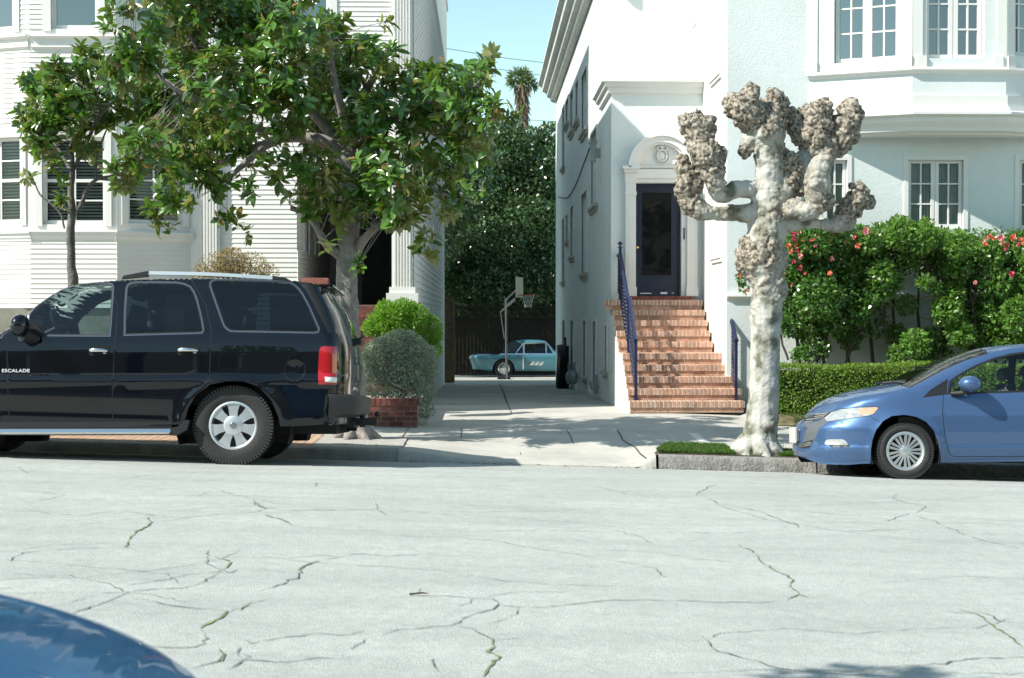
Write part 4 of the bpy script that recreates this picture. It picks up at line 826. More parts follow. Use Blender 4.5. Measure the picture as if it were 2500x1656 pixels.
# ---------------------------------------------------------- the black utility vehicle
def build_suv():
    X0 = -2.475; zr = zroad(X0, 14.2); Yc = 15.17; tilt = -math.atan2(-(zroad(X0, 16.0) - zr), 1.75)
    loc = (X0, Yc, zr + .97 * math.sin(tilt) * 1.0)
    W = [(.28, .93), (.36, .955), (.42, .972), (.80, .990), (.832, 1.004), (.895, .978), (.905, .965), (.93, .965), (1.12, .968), (1.22, .955), (1.335, .925), (1.36, .905), (1.6, .835), (1.80, .765), (1.95, .72)]
    # top line in metres from the rear axle (negative = towards the nose)
    top = [(-3.90, .86), (-3.8, 1.04), (-3.2, 1.16), (-2.62, 1.22), (-2.3, 1.40), (-1.98, 1.68), (-1.75, 1.82), (-1.4, 1.875), (-1.1, 1.893), (-.3, 1.915), (.3, 1.905), (.62, 1.875), (.83, 1.84), (.92, 1.77)]
    cap = [(-3.9, .10), (-2.62, .10), (-2.2, .16), (-1.5, .09), (.6, .09), (.92, .12)]
    front = [(.22, -3.82), (.4, -3.90), (.86, -3.90)]
    rear = [(.22, 1.10), (.45, 1.13), (.72, 1.15), (.95, 1.155), (1.15, 1.15), (1.32, 1.12), (1.55, 1.04), (1.70, .96), (1.77, .92)]
    bottom = [(-3.82, .36), (-.5, .40), (.55, .38), (1.13, .40)]
    bottom[0] = (-3.86, .30)
    c = Car('parked_suv', 'large glossy black SUV with silver roof rails and bright seven-spoke wheels, parked at the kerb', 'car', loc, tilt, 0, W, top, cap, 5, front, .55, rear, .26, bottom, 2.6)
    pt = paint('black paint', (.0012, .0020, .0048), 0, .25); gt = glassmat('dark tinted glass', (.10, .13, .16), 1.0, .004, 1.55); gf = glassmat('clear car glass', (.55, .66, .66), 1.0, .004, 1.6)
    # real ground offset of pixel coordinates is handled by pxs
    w1 = c.pxs([(73, 816), (72, 768), (88, 750), (105, 736), (121, 722), (137, 711), (152, 703), (166, 699), (191, 695.5), (230, 694.5), (266, 695), (271, 697), (273, 702), (271, 736), (264.7, 817)])
    w2 = c.pxs([(306.8, 815), (307.7, 768), (309.5, 735), (311.9, 704), (314.5, 698), (319, 694.5), (331.6, 692), (385, 692), (430, 693), (448, 696), (462.4, 703), (470, 714), (477, 731), (484.7, 761), (490, 785), (493.6, 806), (491, 810)])
    w3 = c.pxs([(516, 698), (516.5, 691), (520, 687.5), (531, 685.5), (610, 687), (692, 690), (707, 693), (719, 700), (728, 709), (737, 722), (752, 750), (764, 778), (775, 803), (774, 808), (768, 809.5), (660, 807.5), (572.5, 806), (563, 805), (556, 801), (550, 794), (546, 784)])
    tl = c.pxs([(776.5, 939), (777, 900), (779, 856), (783, 848), (790, 845.5), (822, 846.5), (823, 900), (823, 939.5)]); tw = c.pxs([(793, 920), (822.5, 921), (822.5, 934.5), (793, 933)])
    ar_ = c.px(568.5, 1048); AC = ar_; rA = .575
    archP = [(AC[0] - .50, .2), (AC[0] - .475, .42), (AC[0] - .44, .56), (AC[0] - .36, .70), (AC[0] - .22, .80), (AC[0] - .04, .835), (AC[0] + .12, .83), (AC[0] + .27, .775), (AC[0] + .39, .64), (AC[0] + .455, .48), (AC[0] + .485, .34), (AC[0] + .49, .2)]
    fx_ = -2.946; archF = [(x - AC[0] + fx_, z) for x, z in archP]
    flare = grow(archP, .035)
    l1 = c.pxs([(292.7, 676), (287, 745), (282.2, 818.6), (279, 850), (276.8, 914), (274.5, 920), (275, 1032)]); l2 = c.pxs([(486.9, 674), (502, 745), (516, 812.5), (514, 850), (512.8, 882), (511.5, 913)])
    l0 = c.pxs([(15, 820), (20, 900), (22, 1032)]); dp = c.pxs([(730, 686), (745, 706), (768, 745), (790, 790), (801, 813)]); bl = c.pxs([(816, 960), (808, 985), (801, 1025), (798, 1050)]); hl = c.pxs([(803, 813), (814, 815), (826, 812)])
    bk = c.pxs([(729, 687), (745, 688), (765, 700), (790, 750), (812, 812), (801, 814), (768, 745), (745, 706)])
    fd = arc(c.px(720, 903.7), .105, 0, 360, 24)[:-1]
    groove = [(-3.7, .917), (-3.7, .905), (AC[0] - .47, .905), (AC[0] - .36, .945), (AC[0] - .36, .957), (AC[0] - .48, .917)]
    rg = [(-2.25, 1.14), (-1.9, 1.24), (-1.95, 1.26), (-2.3, 1.18)]
    # tailgate glass: the band behind the D-pillar, up to the outline
    tg = [(.915, 1.735), (1.02, 1.54), (1.078, 1.375), (1.14, 1.335), (1.30, 1.335), (1.30, 1.80), (.93, 1.80)]
    tlid = [(1.09, 1.33), (1.088, .80), (1.085, .66), (1.4, .66), (1.4, 1.33)]
    wsh = [(-2.60, 1.24), (-2.53, 1.225), (-2.2, 1.46), (-1.9, 1.70), (-1.66, 1.80), (-1.70, 1.9), (-2.7, 1.9), (-2.75, 1.24)]
    regs = [('x', archP, None), ('x', archF, None), ('reverse_lamp', tw, mat('white lens', (.75, .75, .72), .15, .1, 40, coat=.5)), ('tail_light', tl, mat('red lens', (.42, .006, .012), .12, .15, 30, coat=1)),
            ('side_window', w1, gf), ('side_window', w2, gt), ('side_window', w3, gt), ('tail_window', tg, gt), ('windscreen', wsh, gf)]
    for w_ in (w1, w2, w3): regs.append(('window_seal', grow(w_, .012), m_blk)); regs.append(('chrome_trim', grow(w_, .022), mat('satin bright trim', (.17, .19, .23), .25, 0, metal=.8)))
    for ln, wd in ((l1, .009), (l2, .009), (l0, .009), (bl, .012), (dp, .006), ): regs.append(('body', thick(ln, wd), m_gap))
    regs += [('body', grow(fd, .004), m_gap)] if False else []
    regs += [('pillar_trim', bk, m_blk), ('body', groove, m_gap), ('body', thick([(p[0], p[1]) for p in fd] + [fd[0]], .007), m_gap), ('tailgate', tlid, pt), ('wheel_arch_lip', flare, pt)]
    xr_ = c.px(274, 900)[0]; xq_ = c.px(513, 900)[0]
    d1 = [(l0[0][0], 1.30), (l1[2][0], 1.335), (xr_, .9), (l1[-1][0], .45), (l0[-1][0], .45)]; 
    doorF = [l0[0], (-2.32, 1.36), w1[0]] and [(l0[2][0], .44), (l0[1][0], .9), (l0[0][0], 1.33), (-2.05, 1.60), (-1.72, 1.81), (-1.4, 1.845), l1[0], l1[2], l1[4], l1[5], (l1[6][0], .44)]
    doorR = [(l1[6][0], .44), l1[5], l1[4], l1[2], l1[0], (-.9, 1.862), l2[0], l2[2], l2[4], (l2[5][0], l2[5][1]), (AC[0] - .53, .44)]
    regs += [('door', doorF, pt), ('door', doorR, pt), ('body', None, pt)]
    # arch flare bulges out a little, and the fuel door is dished
    def extra(x, z):
        r = np.hypot(x - AC[0], (z - .35) * 1.05); fl_ = .022 * np.exp(-((r - .52) / .05) ** 2) * (z > .2); fdx, fdz = c_fd
        d = np.hypot(x - fdx, z - fdz); rf = np.hypot(x - fx_, (z - .35) * 1.05)
        return fl_ + .022 * np.exp(-((rf - .52) / .05) ** 2) - .012 * np.clip(1 - d / .1, 0, 1) ** .5 * (d < .1)
    c_fd = c.px(720, 903.7); c.extra = extra
    c.mesh(regs, both=('body', 'tail_window', 'windscreen', 'tailgate'))
    # wheels stand on the real road: the near side and the far side, front higher because the street climbs
    ch = mat('bright wheel', (.70, .71, .73), .34, 0, metal=.85); Rt = .402
    for (x, side) in ((AC[0], -1), (AC[0], 1), (fx_, -1), (fx_, 1)):
        gw = zroad(X0 + x, Yc + side * .9); hh = (c.Mi @ Vector((X0 + x, Yc + side * .9, gw))).z
        wheel(c, x, side, hh + Rt - .012, Rt, .25, .232, 7, ch, .945, 'suv'); well(c, x, .40, rA, side, .93)
    ub_ = MB(); ub_.box((-3.6, -.72, .30), (1.0, .72, .44)); ub_.box((-3.6, -.55, .42), (1.0, .55, .66)); ub_.tube([(-2.9, -.9, .38), (-2.9, .9, .38)], .05, 8); ub_.tube([(0, -.9, .38), (0, .9, .38)], .06, 8); ub_.tube([(.2, .45, .33), (1.1, .45, .35)], .035, 8); c.put(ub_, 'underbody', m_under)
    # running board, roof rails, bumper, hitch
    rb = MB(); a = c.px(27, 1045, -1.0); b = c.px(430, 1062, -1.0); e0 = c.px(418, 1052, -1.0)
    [c.put(MB().prism([(s_ * .86, b[1]), (s_ * .97, b[1] - .004), (s_ * 1.01, b[1] + .008), (s_ * 1.035, (a[1] + b[1]) / 2 - .006), (s_ * 1.015, a[1] - .012), (s_ * .97, a[1]), (s_ * .86, a[1])], -2.45, e0[0], 'x'), 'running_board', m_chrome) for s_ in (-1, 1)]
    rb = MB(); rb.prism([(e0[0], a[1]), (e0[0] + .07, a[1] + .01), (e0[0] + .12, a[1] + .075), (e0[0] + .185, a[1] + .075), (e0[0] + .16, a[1] - .02), (e0[0] + .05, b[1] - .01), (e0[0] - .02, b[1])], -1.025, -.84); rb.box((-2.4, -.98, a[1]), (e0[0], -.8, a[1] + .06)); c.put(rb, 'running_board_end', m_blk)
    for sd_ in (-1, 1):
        r0, r1 = c.px(363, 662, -.66), c.px(666, 676, -.66); zt0 = float(c.zt(r0[0])); rr = MB(); pth = [(r0[0], sd_ * .66, r0[1] - .02), ((r0[0] + r1[0]) / 2, sd_ * .665, r0[1] - .034), (r1[0], sd_ * .66, r1[1] - .012)]
        P = spline(pth, 6); n = len(P)
        for p, q in zip(P[:-1], P[1:]): rr.add([(p[0], p[1] - .022, p[2] - .018), (p[0], p[1] + .022, p[2] - .018), (p[0], p[1] + .016, p[2] + .018), (p[0], p[1] - .016, p[2] + .018), (q[0], q[1] - .022, q[2] - .018), (q[0], q[1] + .022, q[2] - .018), (q[0], q[1] + .016, q[2] + .018), (q[0], q[1] - .016, q[2] + .018)], [(0, 1, 5, 4), (1, 2, 6, 5), (2, 3, 7, 6), (3, 0, 4, 7)])
        ro_ = c.put(rr, 'roof_rail', mat('silver rail', (.62, .65, .64), .35, 0, metal=.7))
        ft = MB(); ft.prism([(r0[0], r0[1]), (r0[0] - .25, r0[1] - .05), (r0[0] - .27, r0[1] - .085), (r0[0], r0[1] - .06)], sd_ * .66 - .025, sd_ * .66 + .025); o = ft.build('rail_foot', m_blk, None); o.parent = ro_; ft = MB(); ft.prism([(r1[0], r1[1] + .008), (r1[0] + .13, r1[1] - .01), (r1[0] + .22, r1[1] - .06), (r1[0], r1[1] - .05)], sd_ * .66 - .025, sd_ * .66 + .025); o = ft.build('rail_foot', m_blk, None); o.parent = ro_
    bp = MB(); sec = [(.47, 0), (.50, .075), (.60, .095), (.68, .085), (.705, .0)]
    ring_ = []
    for t in np.linspace(-1, 1, 25):
        yy = .99 * t; xx = 1.16 - .16 * abs(t) ** 6 
        ring_.append([(xx + d, yy * (1 + .01), z) for z, d in sec])
    side_l = [[(.93 + d * .2, -1.0 - d * .15, z) for z, d in sec]] ; side_r = [[(.93 + d * .2, 1.0 + d * .15, z) for z, d in sec]]
    rows_ = side_l + ring_ + side_r; m = len(sec)
    bp.add([p for r_ in rows_ for p in r_], [(i * m + j, (i + 1) * m + j, (i + 1) * m + j + 1, i * m + j + 1) for i in range(len(rows_) - 1) for j in range(m - 1)])
    c.put(bp, 'rear_bumper', m_blk, None, 40)
    ht = MB(); ht.box((1.05, -.06, .38), (1.36, .06, .46)); ht.tube([(1.2, 0, .36), (1.2, 0, .52)], .03, 8); ht.box((1.02, -.30, .36), (1.14, .3, .42)); ht.sphere((1.36, 0, .5), .03, 8); c.put(ht, 'tow_hitch', m_blk)
    # third light bar, wiper, handles, mirror, lettering, grab details
    sp_ = MB(); sp_.box((.80, -.60, 1.815), (.93, .60, 1.84)); sp_.tube([(.93, -.60, 1.828), (.93, .60, 1.828)], .013, 6); c.put(sp_, 'spoiler', pt)
    wp = MB(); wp.tube([(1.15, .0, 1.30), (1.20, .02, 1.33), (1.16, .35, 1.40)], .012, 5); wp.box((1.13, -.1, 1.24), (1.19, .1, 1.31)); c.put(wp, 'rear_wiper', m_blk)
    pl_ = MB(); pl_.box((1.155, -.2, .86), (1.175, .2, 1.02)); c.put(pl_, 'tailgate_badge', m_chrome)
    for (hx0, hx1, hy) in ((219, 265, 856), (435, 485, 855)):
        a, b = c.px(hx0, hy), c.px(hx1, hy); zc_h = (a[1] + b[1]) / 2; yy = -float(c.f(a[0], a[1]))
        h = MB(); P = [(a[0] - .006, zc_h - .04), (a[0] - .006, zc_h + .035), (a[0] + .01, zc_h + .047), (b[0] - .01, zc_h + .047), (b[0] + .008, zc_h + .035), (b[0] + .008, zc_h - .04), (b[0] - .01, zc_h - .052), (a[0] + .01, zc_h - .052)]; h.prism(P, yy - .004, yy + .02)
        hb = c.put(h, 'handle_recess', m_gap); h = MB(); h.tube([(a[0] + .012, yy - .012, zc_h), (a[0] + .05, yy - .034, zc_h + .004), (b[0] - .04, yy - .034, zc_h), (b[0] - .01, yy - .018, zc_h - .006)], [.020, .024, .018, .012], 10); h.tube([(b[0] - .05, yy - .01, zc_h - .025), (b[0] - .02, yy - .012, zc_h - .028)], .008, 6)
        o = h.build('door_handle', m_chrome, None, 60); o.parent = hb
    mr = MB(); a = c.px(50, 795, -1.10); mr.sphere((a[0], -1.12, a[1]), .1, 10, (.95, 1.25, 1.12)); c.put(mr, 'door_mirror', pt, None, 60); ma = c.parts
    mr = MB(); b = c.px(92, 800); mr.prism([(b[0] - .09, b[1] - .07), (b[0] + .09, b[1] - .075), (b[0] + .02, b[1] + .02), (b[0] - .09, b[1] + .08)], -.97, -.9); mr.tube([(a[0] + .02, -1.1, a[1] - .09), (b[0] + .02, -.96, b[1] - .12)], [.07, .04], 10); c.put(mr, 'mirror_foot', m_blk, None, 50)
    tx = bpy.data.curves.new('lettering', 'FONT'); tx.body = 'ESCALADE'; tx.size = .056; tx.extrude = .003; tx.space_character = 1.12; tx.offset = .0015
    to = bpy.data.objects.new('t', tx); COL.objects.link(to); bpy.context.view_layer.update(); me = bpy.data.meshes.new_from_object(to.evaluated_get(bpy.context.evaluated_depsgraph_get())); bpy.data.objects.remove(to)
    a = c.px(73, 909); wdt = max(v.co.x for v in me.vertices); o = _link('lettering', me, c.root, [mat('bright letters', (.6, .62, .64), .4, 0)]); o.rotation_euler = (R(90), 0, 0); o.location = (a[0] - wdt * .96, -float(c.f(a[0], a[1])) - .006, a[1]); o.scale = (.96, .8, 1)
    # inside
    lea = mat('grey seat leather', (.10, .11, .11), .6, .1)
    for x, y in ((-1.45, -.42), (-1.45, .42), (-.45, -.42), (-.45, .42)): seat(c, x, y, 1.0, lea)
    sw = MB(); s0 = c.px(148, 798, -.42); cc = Vector((s0[0], -.42, s0[1])); ax = Vector((1, 0, .5)).normalized(); u_ = Vector((0, 1, 0)); v_ = ax.cross(u_)
    sw.tube([cc + (u_ * math.cos(t) + v_ * math.sin(t)) * .185 for t in np.linspace(0, 2 * math.pi, 25)], .016, 6, False); sw.tube([cc - u_ * .18, cc + u_ * .18], .02, 5); sw.tube([cc, cc - ax * .3], .03, 6); c.put(sw, 'steering_wheel', m_blk)
    ds_ = MB(); ds_.box((-2.35, -.82, 1.0), (-1.98, .82, 1.22)); ds_.tube([(-2.0, -.8, 1.2), (-2.0, .8, 1.2)], .06, 8); c.put(ds_, 'dashboard', m_blk)
    rmv = MB(); s0 = c.px(150, 741, 0); rmv.sphere((s0[0], 0, s0[1]), .1, 8, (.35, 1.1, .35)); c.put(rmv, 'rear_view_mirror', m_blk)
    fl_ = MB(); fl_.box((-2.4, -.85, .6), (1.0, .85, .78)); c.put(fl_, 'cabin_floor', m_under)
    return c

def cr(x, y, a=1880, b=800, k=3.734): return (a + x / k, b + y / k)
def build_hatch():
    X0 = 4.48; Yc = 15.69; zn = zroad(X0, 14.87); tilt = -math.atan2(-(zroad(X0, 16.4) - zn), 1.53)
    loc = (X0, Yc, zn + .82 * math.sin(tilt))
    W = [(.16, .76), (.22, .80), (.30, .825), (.34, .835), (.355, .828), (.5, .842), (.68, .845), (.70, .838), (.86, .815), (.90, .80), (1.05, .745), (1.25, .665), (1.43, .59)]
    c = Car.blank('parked_hatchback', 'metallic blue hatchback with silver wheel covers, parked facing the pollarded tree', 'car', loc, tilt, W)
    sil = [cr(355, 770), cr(430, 700), cr(520, 652), cr(650, 602), cr(800, 563), cr(950, 538), cr(1060, 520), cr(1150, 490), cr(1300, 410), cr(1500, 315), cr(1700, 235), cr(1850, 200), cr(2050, 170), cr(2315, 155)]
    top = c.pxs(sil, 0); xe, ze = top[-1]; top += [(xe + .5, ze + .012), (xe + 1.1, ze - .04), (xe + 1.75, ze - .20), (xe + 2.05, ze - .36)]; xt = top[-1][0]
    fr = c.pxs([cr(240, 1165), cr(224, 1120), cr(236, 1060), cr(238, 980), cr(240, 910), cr(280, 865), cr(325, 815)], 0); fr = [(z, x) for x, z in fr] + [(top[0][1], top[0][0])]
    rear = [(.2, xt - .02), (.5, xt + .05), (.8, xt + .04), (top[-1][1], xt)]
    ar_ = c.px(*cr(1240, 1133), y=-.82); A = (ar_[0], ar_[1]); ax2 = A[0] + 2.55
    bot = [(fr[0][1], fr[0][0])] + [(fr[0][1] + .16, .155), (fr[0][1] + .4, .15), (A[0] - .42, .165)] + [(ax2 - .4, c.px(*cr(2300, 1212))[1]), (ax2 + .4, .22), (xt - .02, .24)]
    bot = sorted(bot); c.shape(top, [(top[0][0], .20), (-.3, .15), (.1, .13), (.5, .16), (1.2, .10), (3, .12)], 2.6, fr, .95, rear, .6, bot, 2.35)
    P = lambda L_, off=0: c.pxs([cr(*q) for q in L_], None, off)
    arch = P([(912, 1290), (915, 1110), (930, 1020), (965, 930), (1030, 850), (1110, 806), (1220, 795), (1330, 815), (1420, 862), (1490, 945), (1530, 1050), (1552, 1180), (1552, 1290)])
    arch2 = [(x + 2.55, z) for x, z in arch]
    blue = paint('metallic blue paint', (.065, .125, .255), .45, .36); gl_ = glassmat('pale car glass', (.80, .88, .88), 1.0, .004, 1.5)
    hl = P([(495, 822), (560, 772), (640, 746), (780, 730), (975, 724), (986, 738), (940, 788), (900, 802), (700, 832), (520, 856)]); ol = P([(805, 738), (975, 726), (984, 738), (940, 786), (812, 794)])
    wsc = [c.px(*cr(1160, 489), y=0)] + P([(1190, 520), (1270, 540), (1400, 470), (1560, 385), (1750, 300), (1900, 250), (1965, 236)]) + [c.px(*cr(1960, 190), y=0), c.px(*cr(1500, 280), y=0)]; wsc[-2] = (wsc[-2][0], wsc[-2][1] + .2); wsc[-1] = (wsc[-1][0], wsc[-1][1] + .2)
    tri = P([(1398, 636), (1470, 570), (1618, 474), (1604, 604)]); win = P([(1636, 594), (1650, 500), (1700, 462), (1800, 402), (1900, 352), (2050, 292), (2200, 254), (2315, 238)])
    xw, zw = win[-1]; zb_ = P([(2310, 578)])[0][1]; win += [(xw + .30, zw + .012), (xw + .33, zb_ + .02)]
    w2 = [(xw + .41, zb_ + .02), (xw + .39, zw + .010), (xw + .8, zw - .03), (xw + 1.2, zw - .13), (xw + 1.36, zw - .22), (xw + 1.2, zb_ + .06)]
    s1 = P([(1580, 608), (1572, 760), (1580, 860), (1592, 960), (1610, 1060), (1625, 1120), (1640, 1155), (1662, 1172), (1720, 1176)]); s1 += [(xw + .3, s1[-1][1])]; s2 = [(xw + .36, zb_ + .0), (xw + .37, .6), (xw + .3, s1[-1][1])]
    fogl = P([(497, 1052), (508, 1030), (530, 1020), (660, 1018), (690, 1035), (714, 1070), (500, 1068)]); fogb = P([(540, 1070), (716, 1070), (724, 1090), (560, 1092)])
    gr = P([(318, 868), (330, 825), (390, 796), (470, 780), (552, 770), (500, 812), (430, 850), (380, 862)]); lg = P([(262, 1100), (268, 1052), (390, 1022), (385, 1060), (360, 1104)]); midg = P([(300, 870), (385, 866), (440, 858), (495, 815), (520, 855), (450, 925), (405, 1020), (300, 1050)])
    gap2 = P([(905, 800), (960, 840), (1000, 862)]); bmp = P([(914, 1108), (915, 1222)])
    tl_ = [(xt - .25, .98), (xt + .2, .98), (xt + .2, .75), (xt - .12, .75)]
    doorP = s1[:-1] + [(xw + .3, s1[-1][1]), (xw + .36, zb_), (xw + .36, zw + .03)] + P([(2200, 236), (2050, 270), (1900, 330), (1750, 405), (1640, 470)])
    regs = [('x', arch, None), ('x', arch2, None), ('turn_signal', ol, mat('amber lens', (.75, .33, .22), .15, .1, 40, coat=1)), ('headlight', hl, mat('clear lens', (.40, .42, .42), .08, .25, 14, coat=1, metal=.3)), ('fog_light', fogl, mat('fog lens', (.45, .47, .47), .1, .1, 20, coat=1, metal=.3)),
            ('body', fogb, m_blk), ('grille', gr, m_blk), ('grille', lg, m_blk), ('grille', midg, mat('grey grille plastic', (.10, .11, .12), .35, .1, 20)), ('windscreen', wsc, glassmat('windscreen glass', (.62, .70, .70), 1.0, .07, 1.5)), ('side_window', win, gl_), ('side_window', w2, gl_), ('tail_light', tl_, mat('red lens', (.42, .006, .012))),
            ('corner_panel', tri, m_blk), ('body', thick(s1, .007), m_gap), ('body', thick(s2, .007), m_gap), ('body', thick(gap2, .005), m_gap), ('body', grow(hl, .006), m_gap), ('window_seal', grow(win, .022), m_blk), ('window_seal', grow(w2, .022), m_blk), ('window_seal', grow(tri, .008), m_blk), ('windscreen_seal', grow(wsc, .012), m_blk), ('door', doorP, blue), ('body', None, blue)]
    def extra(x, z):
        r = np.hypot(x - A[0], z - A[1]); r2 = np.hypot(x - ax2, z - A[1]); sh = .012 * np.exp(-((z - (.66 + .04 * (x - A[0]))) / .05) ** 2) * (x > A[0])
        return .022 * np.exp(-((r - .36) / .055) ** 2) + .022 * np.exp(-((r2 - .36) / .055) ** 2) + 0 * sh
    c.extra = extra; c.mesh(regs, both=('body', 'windscreen', 'windscreen_seal', 'grille'))
    sil_ = mat('silver wheel cover', (.55, .57, .58), .3, 0, metal=.75)
    for (x, side) in ((A[0], -1), (A[0], 1), (ax2, -1), (ax2, 1)):
        gz = zroad(X0 + x, Yc + side * .75); hh = (c.Mi @ Vector((X0 + x, Yc + side * .75, gz))).z
        wheel(c, x, side, hh + .302 - .006, .302, .185, .196, 9, sil_, .805, 'hatch'); well(c, x, A[1], .37, side, .80)
    ub_ = MB(); ub_.box((fr[0][1] + .5, -.6, .17), (xt - .3, .6, .3)); ub_.box((.45, -.66, .22), (2.1, .66, .42)); c.put(ub_, 'underbody', m_under)
    g = MB()                                       # chrome slats of the grille, number plate
    for k in range(4):
        L_ = P([(322 + 8 * k, 862 - 22 * k), (390 + 10 * k, 852 - 20 * k), (480 + 18 * k, 828 - 17 * k)], .012); 
        for sd_ in (-1, 1): g.tube([(x, sd_ * (float(c.f(x, z)) + .008), z) for x, z in L_], .007, 5)
    c.put(g, 'grille_bars', m_chrome); g = MB()
    for k in range(3):
        L_ = P([(268, 1090 - 14 * k), (320, 1080 - 13 * k), (380, 1066 - 12 * k)], .01)
        for sd_ in (-1, 1): g.tube([(x, sd_ * (float(c.f(x, z)) + .006), z) for x, z in L_], .006, 5)
    c.put(g, 'grille_bars', m_chrome)
    np_ = MB(); a = c.px(*cr(232, 1050), y=0); b = c.px(*cr(232, 908), y=0); np_.box((a[0] - .035, -.155, a[1]), (a[0] - .02, .155, b[1])); np_.box((a[0] - .02, -.12, a[1] + .02), (a[0] + .1, .12, b[1] - .02)); c.put(np_, 'number_plate', mat('plate white', (.5, .5, .47), .4, .05))
    mr = MB(); m0 = c.px(*cr(1822, 512), y=-.93); mr.sphere((m0[0], -.93, m0[1]), .115, 12, (1.05, 1.05, .72)); c.put(mr, 'door_mirror', blue, None, 60)
    mr = MB(); f0 = c.px(*cr(1640, 602)); mr.tube([(f0[0], -.82, f0[1]), (f0[0] + .12, -.86, f0[1] + .005), (m0[0] - .02, -.92, m0[1] - .07)], [.02, .03, .022], 8); c.put(mr, 'mirror_foot', m_blk)
    wp = MB(); q = [c.px(*cr(*t), y=-.35) for t in ((1040, 516), (1130, 512), (1270, 536))]; wp.tube([(q[0][0], -.3, q[0][1] + .01), (q[1][0], -.4, q[1][1] + .02), (q[2][0], -.62, q[2][1] + .005)], .013, 5); wp.tube([(q[0][0] + .02, .1, q[0][1] + .02), (q[1][0], -.1, q[1][1] + .03), (q[2][0] - .1, -.4, q[2][1] + .03)], .011, 5); c.put(wp, 'wiper', m_blk)
    lea = mat('grey seat leather', (.10, .11, .11)); fz_ = MB(); fz_.box((-.2, -.7, .3), (2.9, .7, .45)); fz_.box((-.05, -.72, .45), (.55, .72, .80)); c.put(fz_, 'dashboard', m_blk)
    for y in (-.36, .36): seat(c, 1.15, y, .48, lea, .55, .44); seat(c, 2.0, y, .5, lea, .5, .44)
    sw = MB(); cc = Vector((.72, -.36, .86)); ax = Vector((1, 0, .45)).normalized(); u_ = Vector((0, 1, 0)); v_ = ax.cross(u_); sw.tube([cc + (u_ * math.cos(t) + v_ * math.sin(t)) * .17 for t in np.linspace(0, 2 * math.pi, 21)], .014, 6, False); sw.tube([cc, cc - ax * .2], .03, 6); c.put(sw, 'steering_wheel', m_blk)
    dh = MB(); dh.tube([(xw - .02, -.865, .66), (xw + .15, -.87, .665)], .014, 6); c.put(dh, 'door_handle', blue)
    return c
def build_coupe():
    Yc = 52.0; X0 = PY(1229.8, 901, Yc - .9).x; loc = (X0, Yc, float(zfoot(0, Yc)) + .0)
    W = [(.2, .86), (.3, .92), (.5, .96), (.74, .97), (.80, .955), (.90, .90), (.93, .80), (1.1, .72), (1.4, .6)]
    c = Car.blank('vintage_coupe', 'pale teal vintage coupe parked across the far end of the driveway', 'car', loc, 0, W)
    sil = [(1145, 869), (1150, 864.5), (1160, 862), (1185, 861.5), (1222, 862), (1231, 849), (1239, 836), (1248, 831), (1263, 829.6), (1293, 828.6), (1318, 829.5), (1332, 832), (1345, 847), (1356, 861)]
    top = c.pxs(sil, 0); xt = top[0][0] + 5.2; top += [(top[-1][0] + .2, top[4][1]), (xt - .3, top[4][1] - .02), (xt, top[4][1] - .06)]
    fr = [(.28, top[0][0] + .12), (.5, top[0][0] + .06), (.7, top[0][0] - .02), (top[0][1], top[0][0])]; rear = [(.28, xt - .1), (.6, xt + .02), (top[-1][1], xt)]
    bot = [(fr[0][1], .28), (-.5, .24), (3, .24), (xt - .1, .28)]
    c.shape(top, [(-2, .07), (.0, .06), (.3, .1), (1, .08), (3, .08), (5, .06)], 4, fr, .35, rear, .3, bot, 2.5)
    P = lambda L_: c.pxs(L_); ax1 = c.px(1229.8, 901)[0]; ax2 = ax1 + 2.87; Rr = .34
    teal = paint('teal paint', (.06, .19, .235), .1, .3); gl_ = glassmat('clear car glass', (.55, .66, .66)); gd = glassmat('dark tinted glass', (.10, .13, .16))
    a1 = [(ax1 - .42, .1)] + arc((ax1, .30), .40, 180, 0, 12) + [(ax1 + .42, .1)]; a2 = [(x + 2.87, z) for x, z in a1]
    vent = P([(1261, 863), (1276, 842), (1277.5, 863)]); w1 = P([(1281, 863), (1281, 840.6), (1331, 837.8), (1332.5, 863)]); w2 = P([(1335.5, 840.6), (1350, 863), (1335.5, 863)]); ws = P([(1226, 863), (1258, 863), (1274, 840), (1262, 834), (1240, 833)]); ws[-1] = (ws[-1][0] - .1, ws[-1][1] + .2); ws[0] = (ws[0][0] - .15, ws[0][1])
    lv = [P([(x, 892), (x + 7, 883.5), (x + 14, 883.5), (x + 8, 892)]) for x in (1293, 1304, 1315)]
    regs = [('x', a1, None), ('x', a2, None), ('side_window', vent, gd), ('side_window', w1, gd), ('side_window', w2, gd), ('windscreen', ws, gl_)] + [('chrome_trim', grow(p, .05), m_chrome) for p in (vent, w1, w2)] + [('louvre', p, m_chrome) for p in lv] + \
        [('chrome_trim', thick(P([(1277, 868), (1277.5, 903)]), .04), m_chrome), ('chrome_trim', thick(P([(1150, 866), (1222, 865), (1350, 865)]), .03), m_chrome), ('body', None, teal)]
    c.mesh(regs, both=('body', 'windscreen'))
    for x in (ax1, ax2):
        for sd_ in (-1, 1): wheel(c, x, sd_, Rr - .01, Rr, .2, .2, 9, m_chrome, .90, 'hatch'); well(c, x, .3, .4, sd_, .88)
    u = MB(); u.box((top[0][0] + .3, -.7, .2), (xt - .3, .7, .5)); c.put(u, 'underbody', m_under); return c
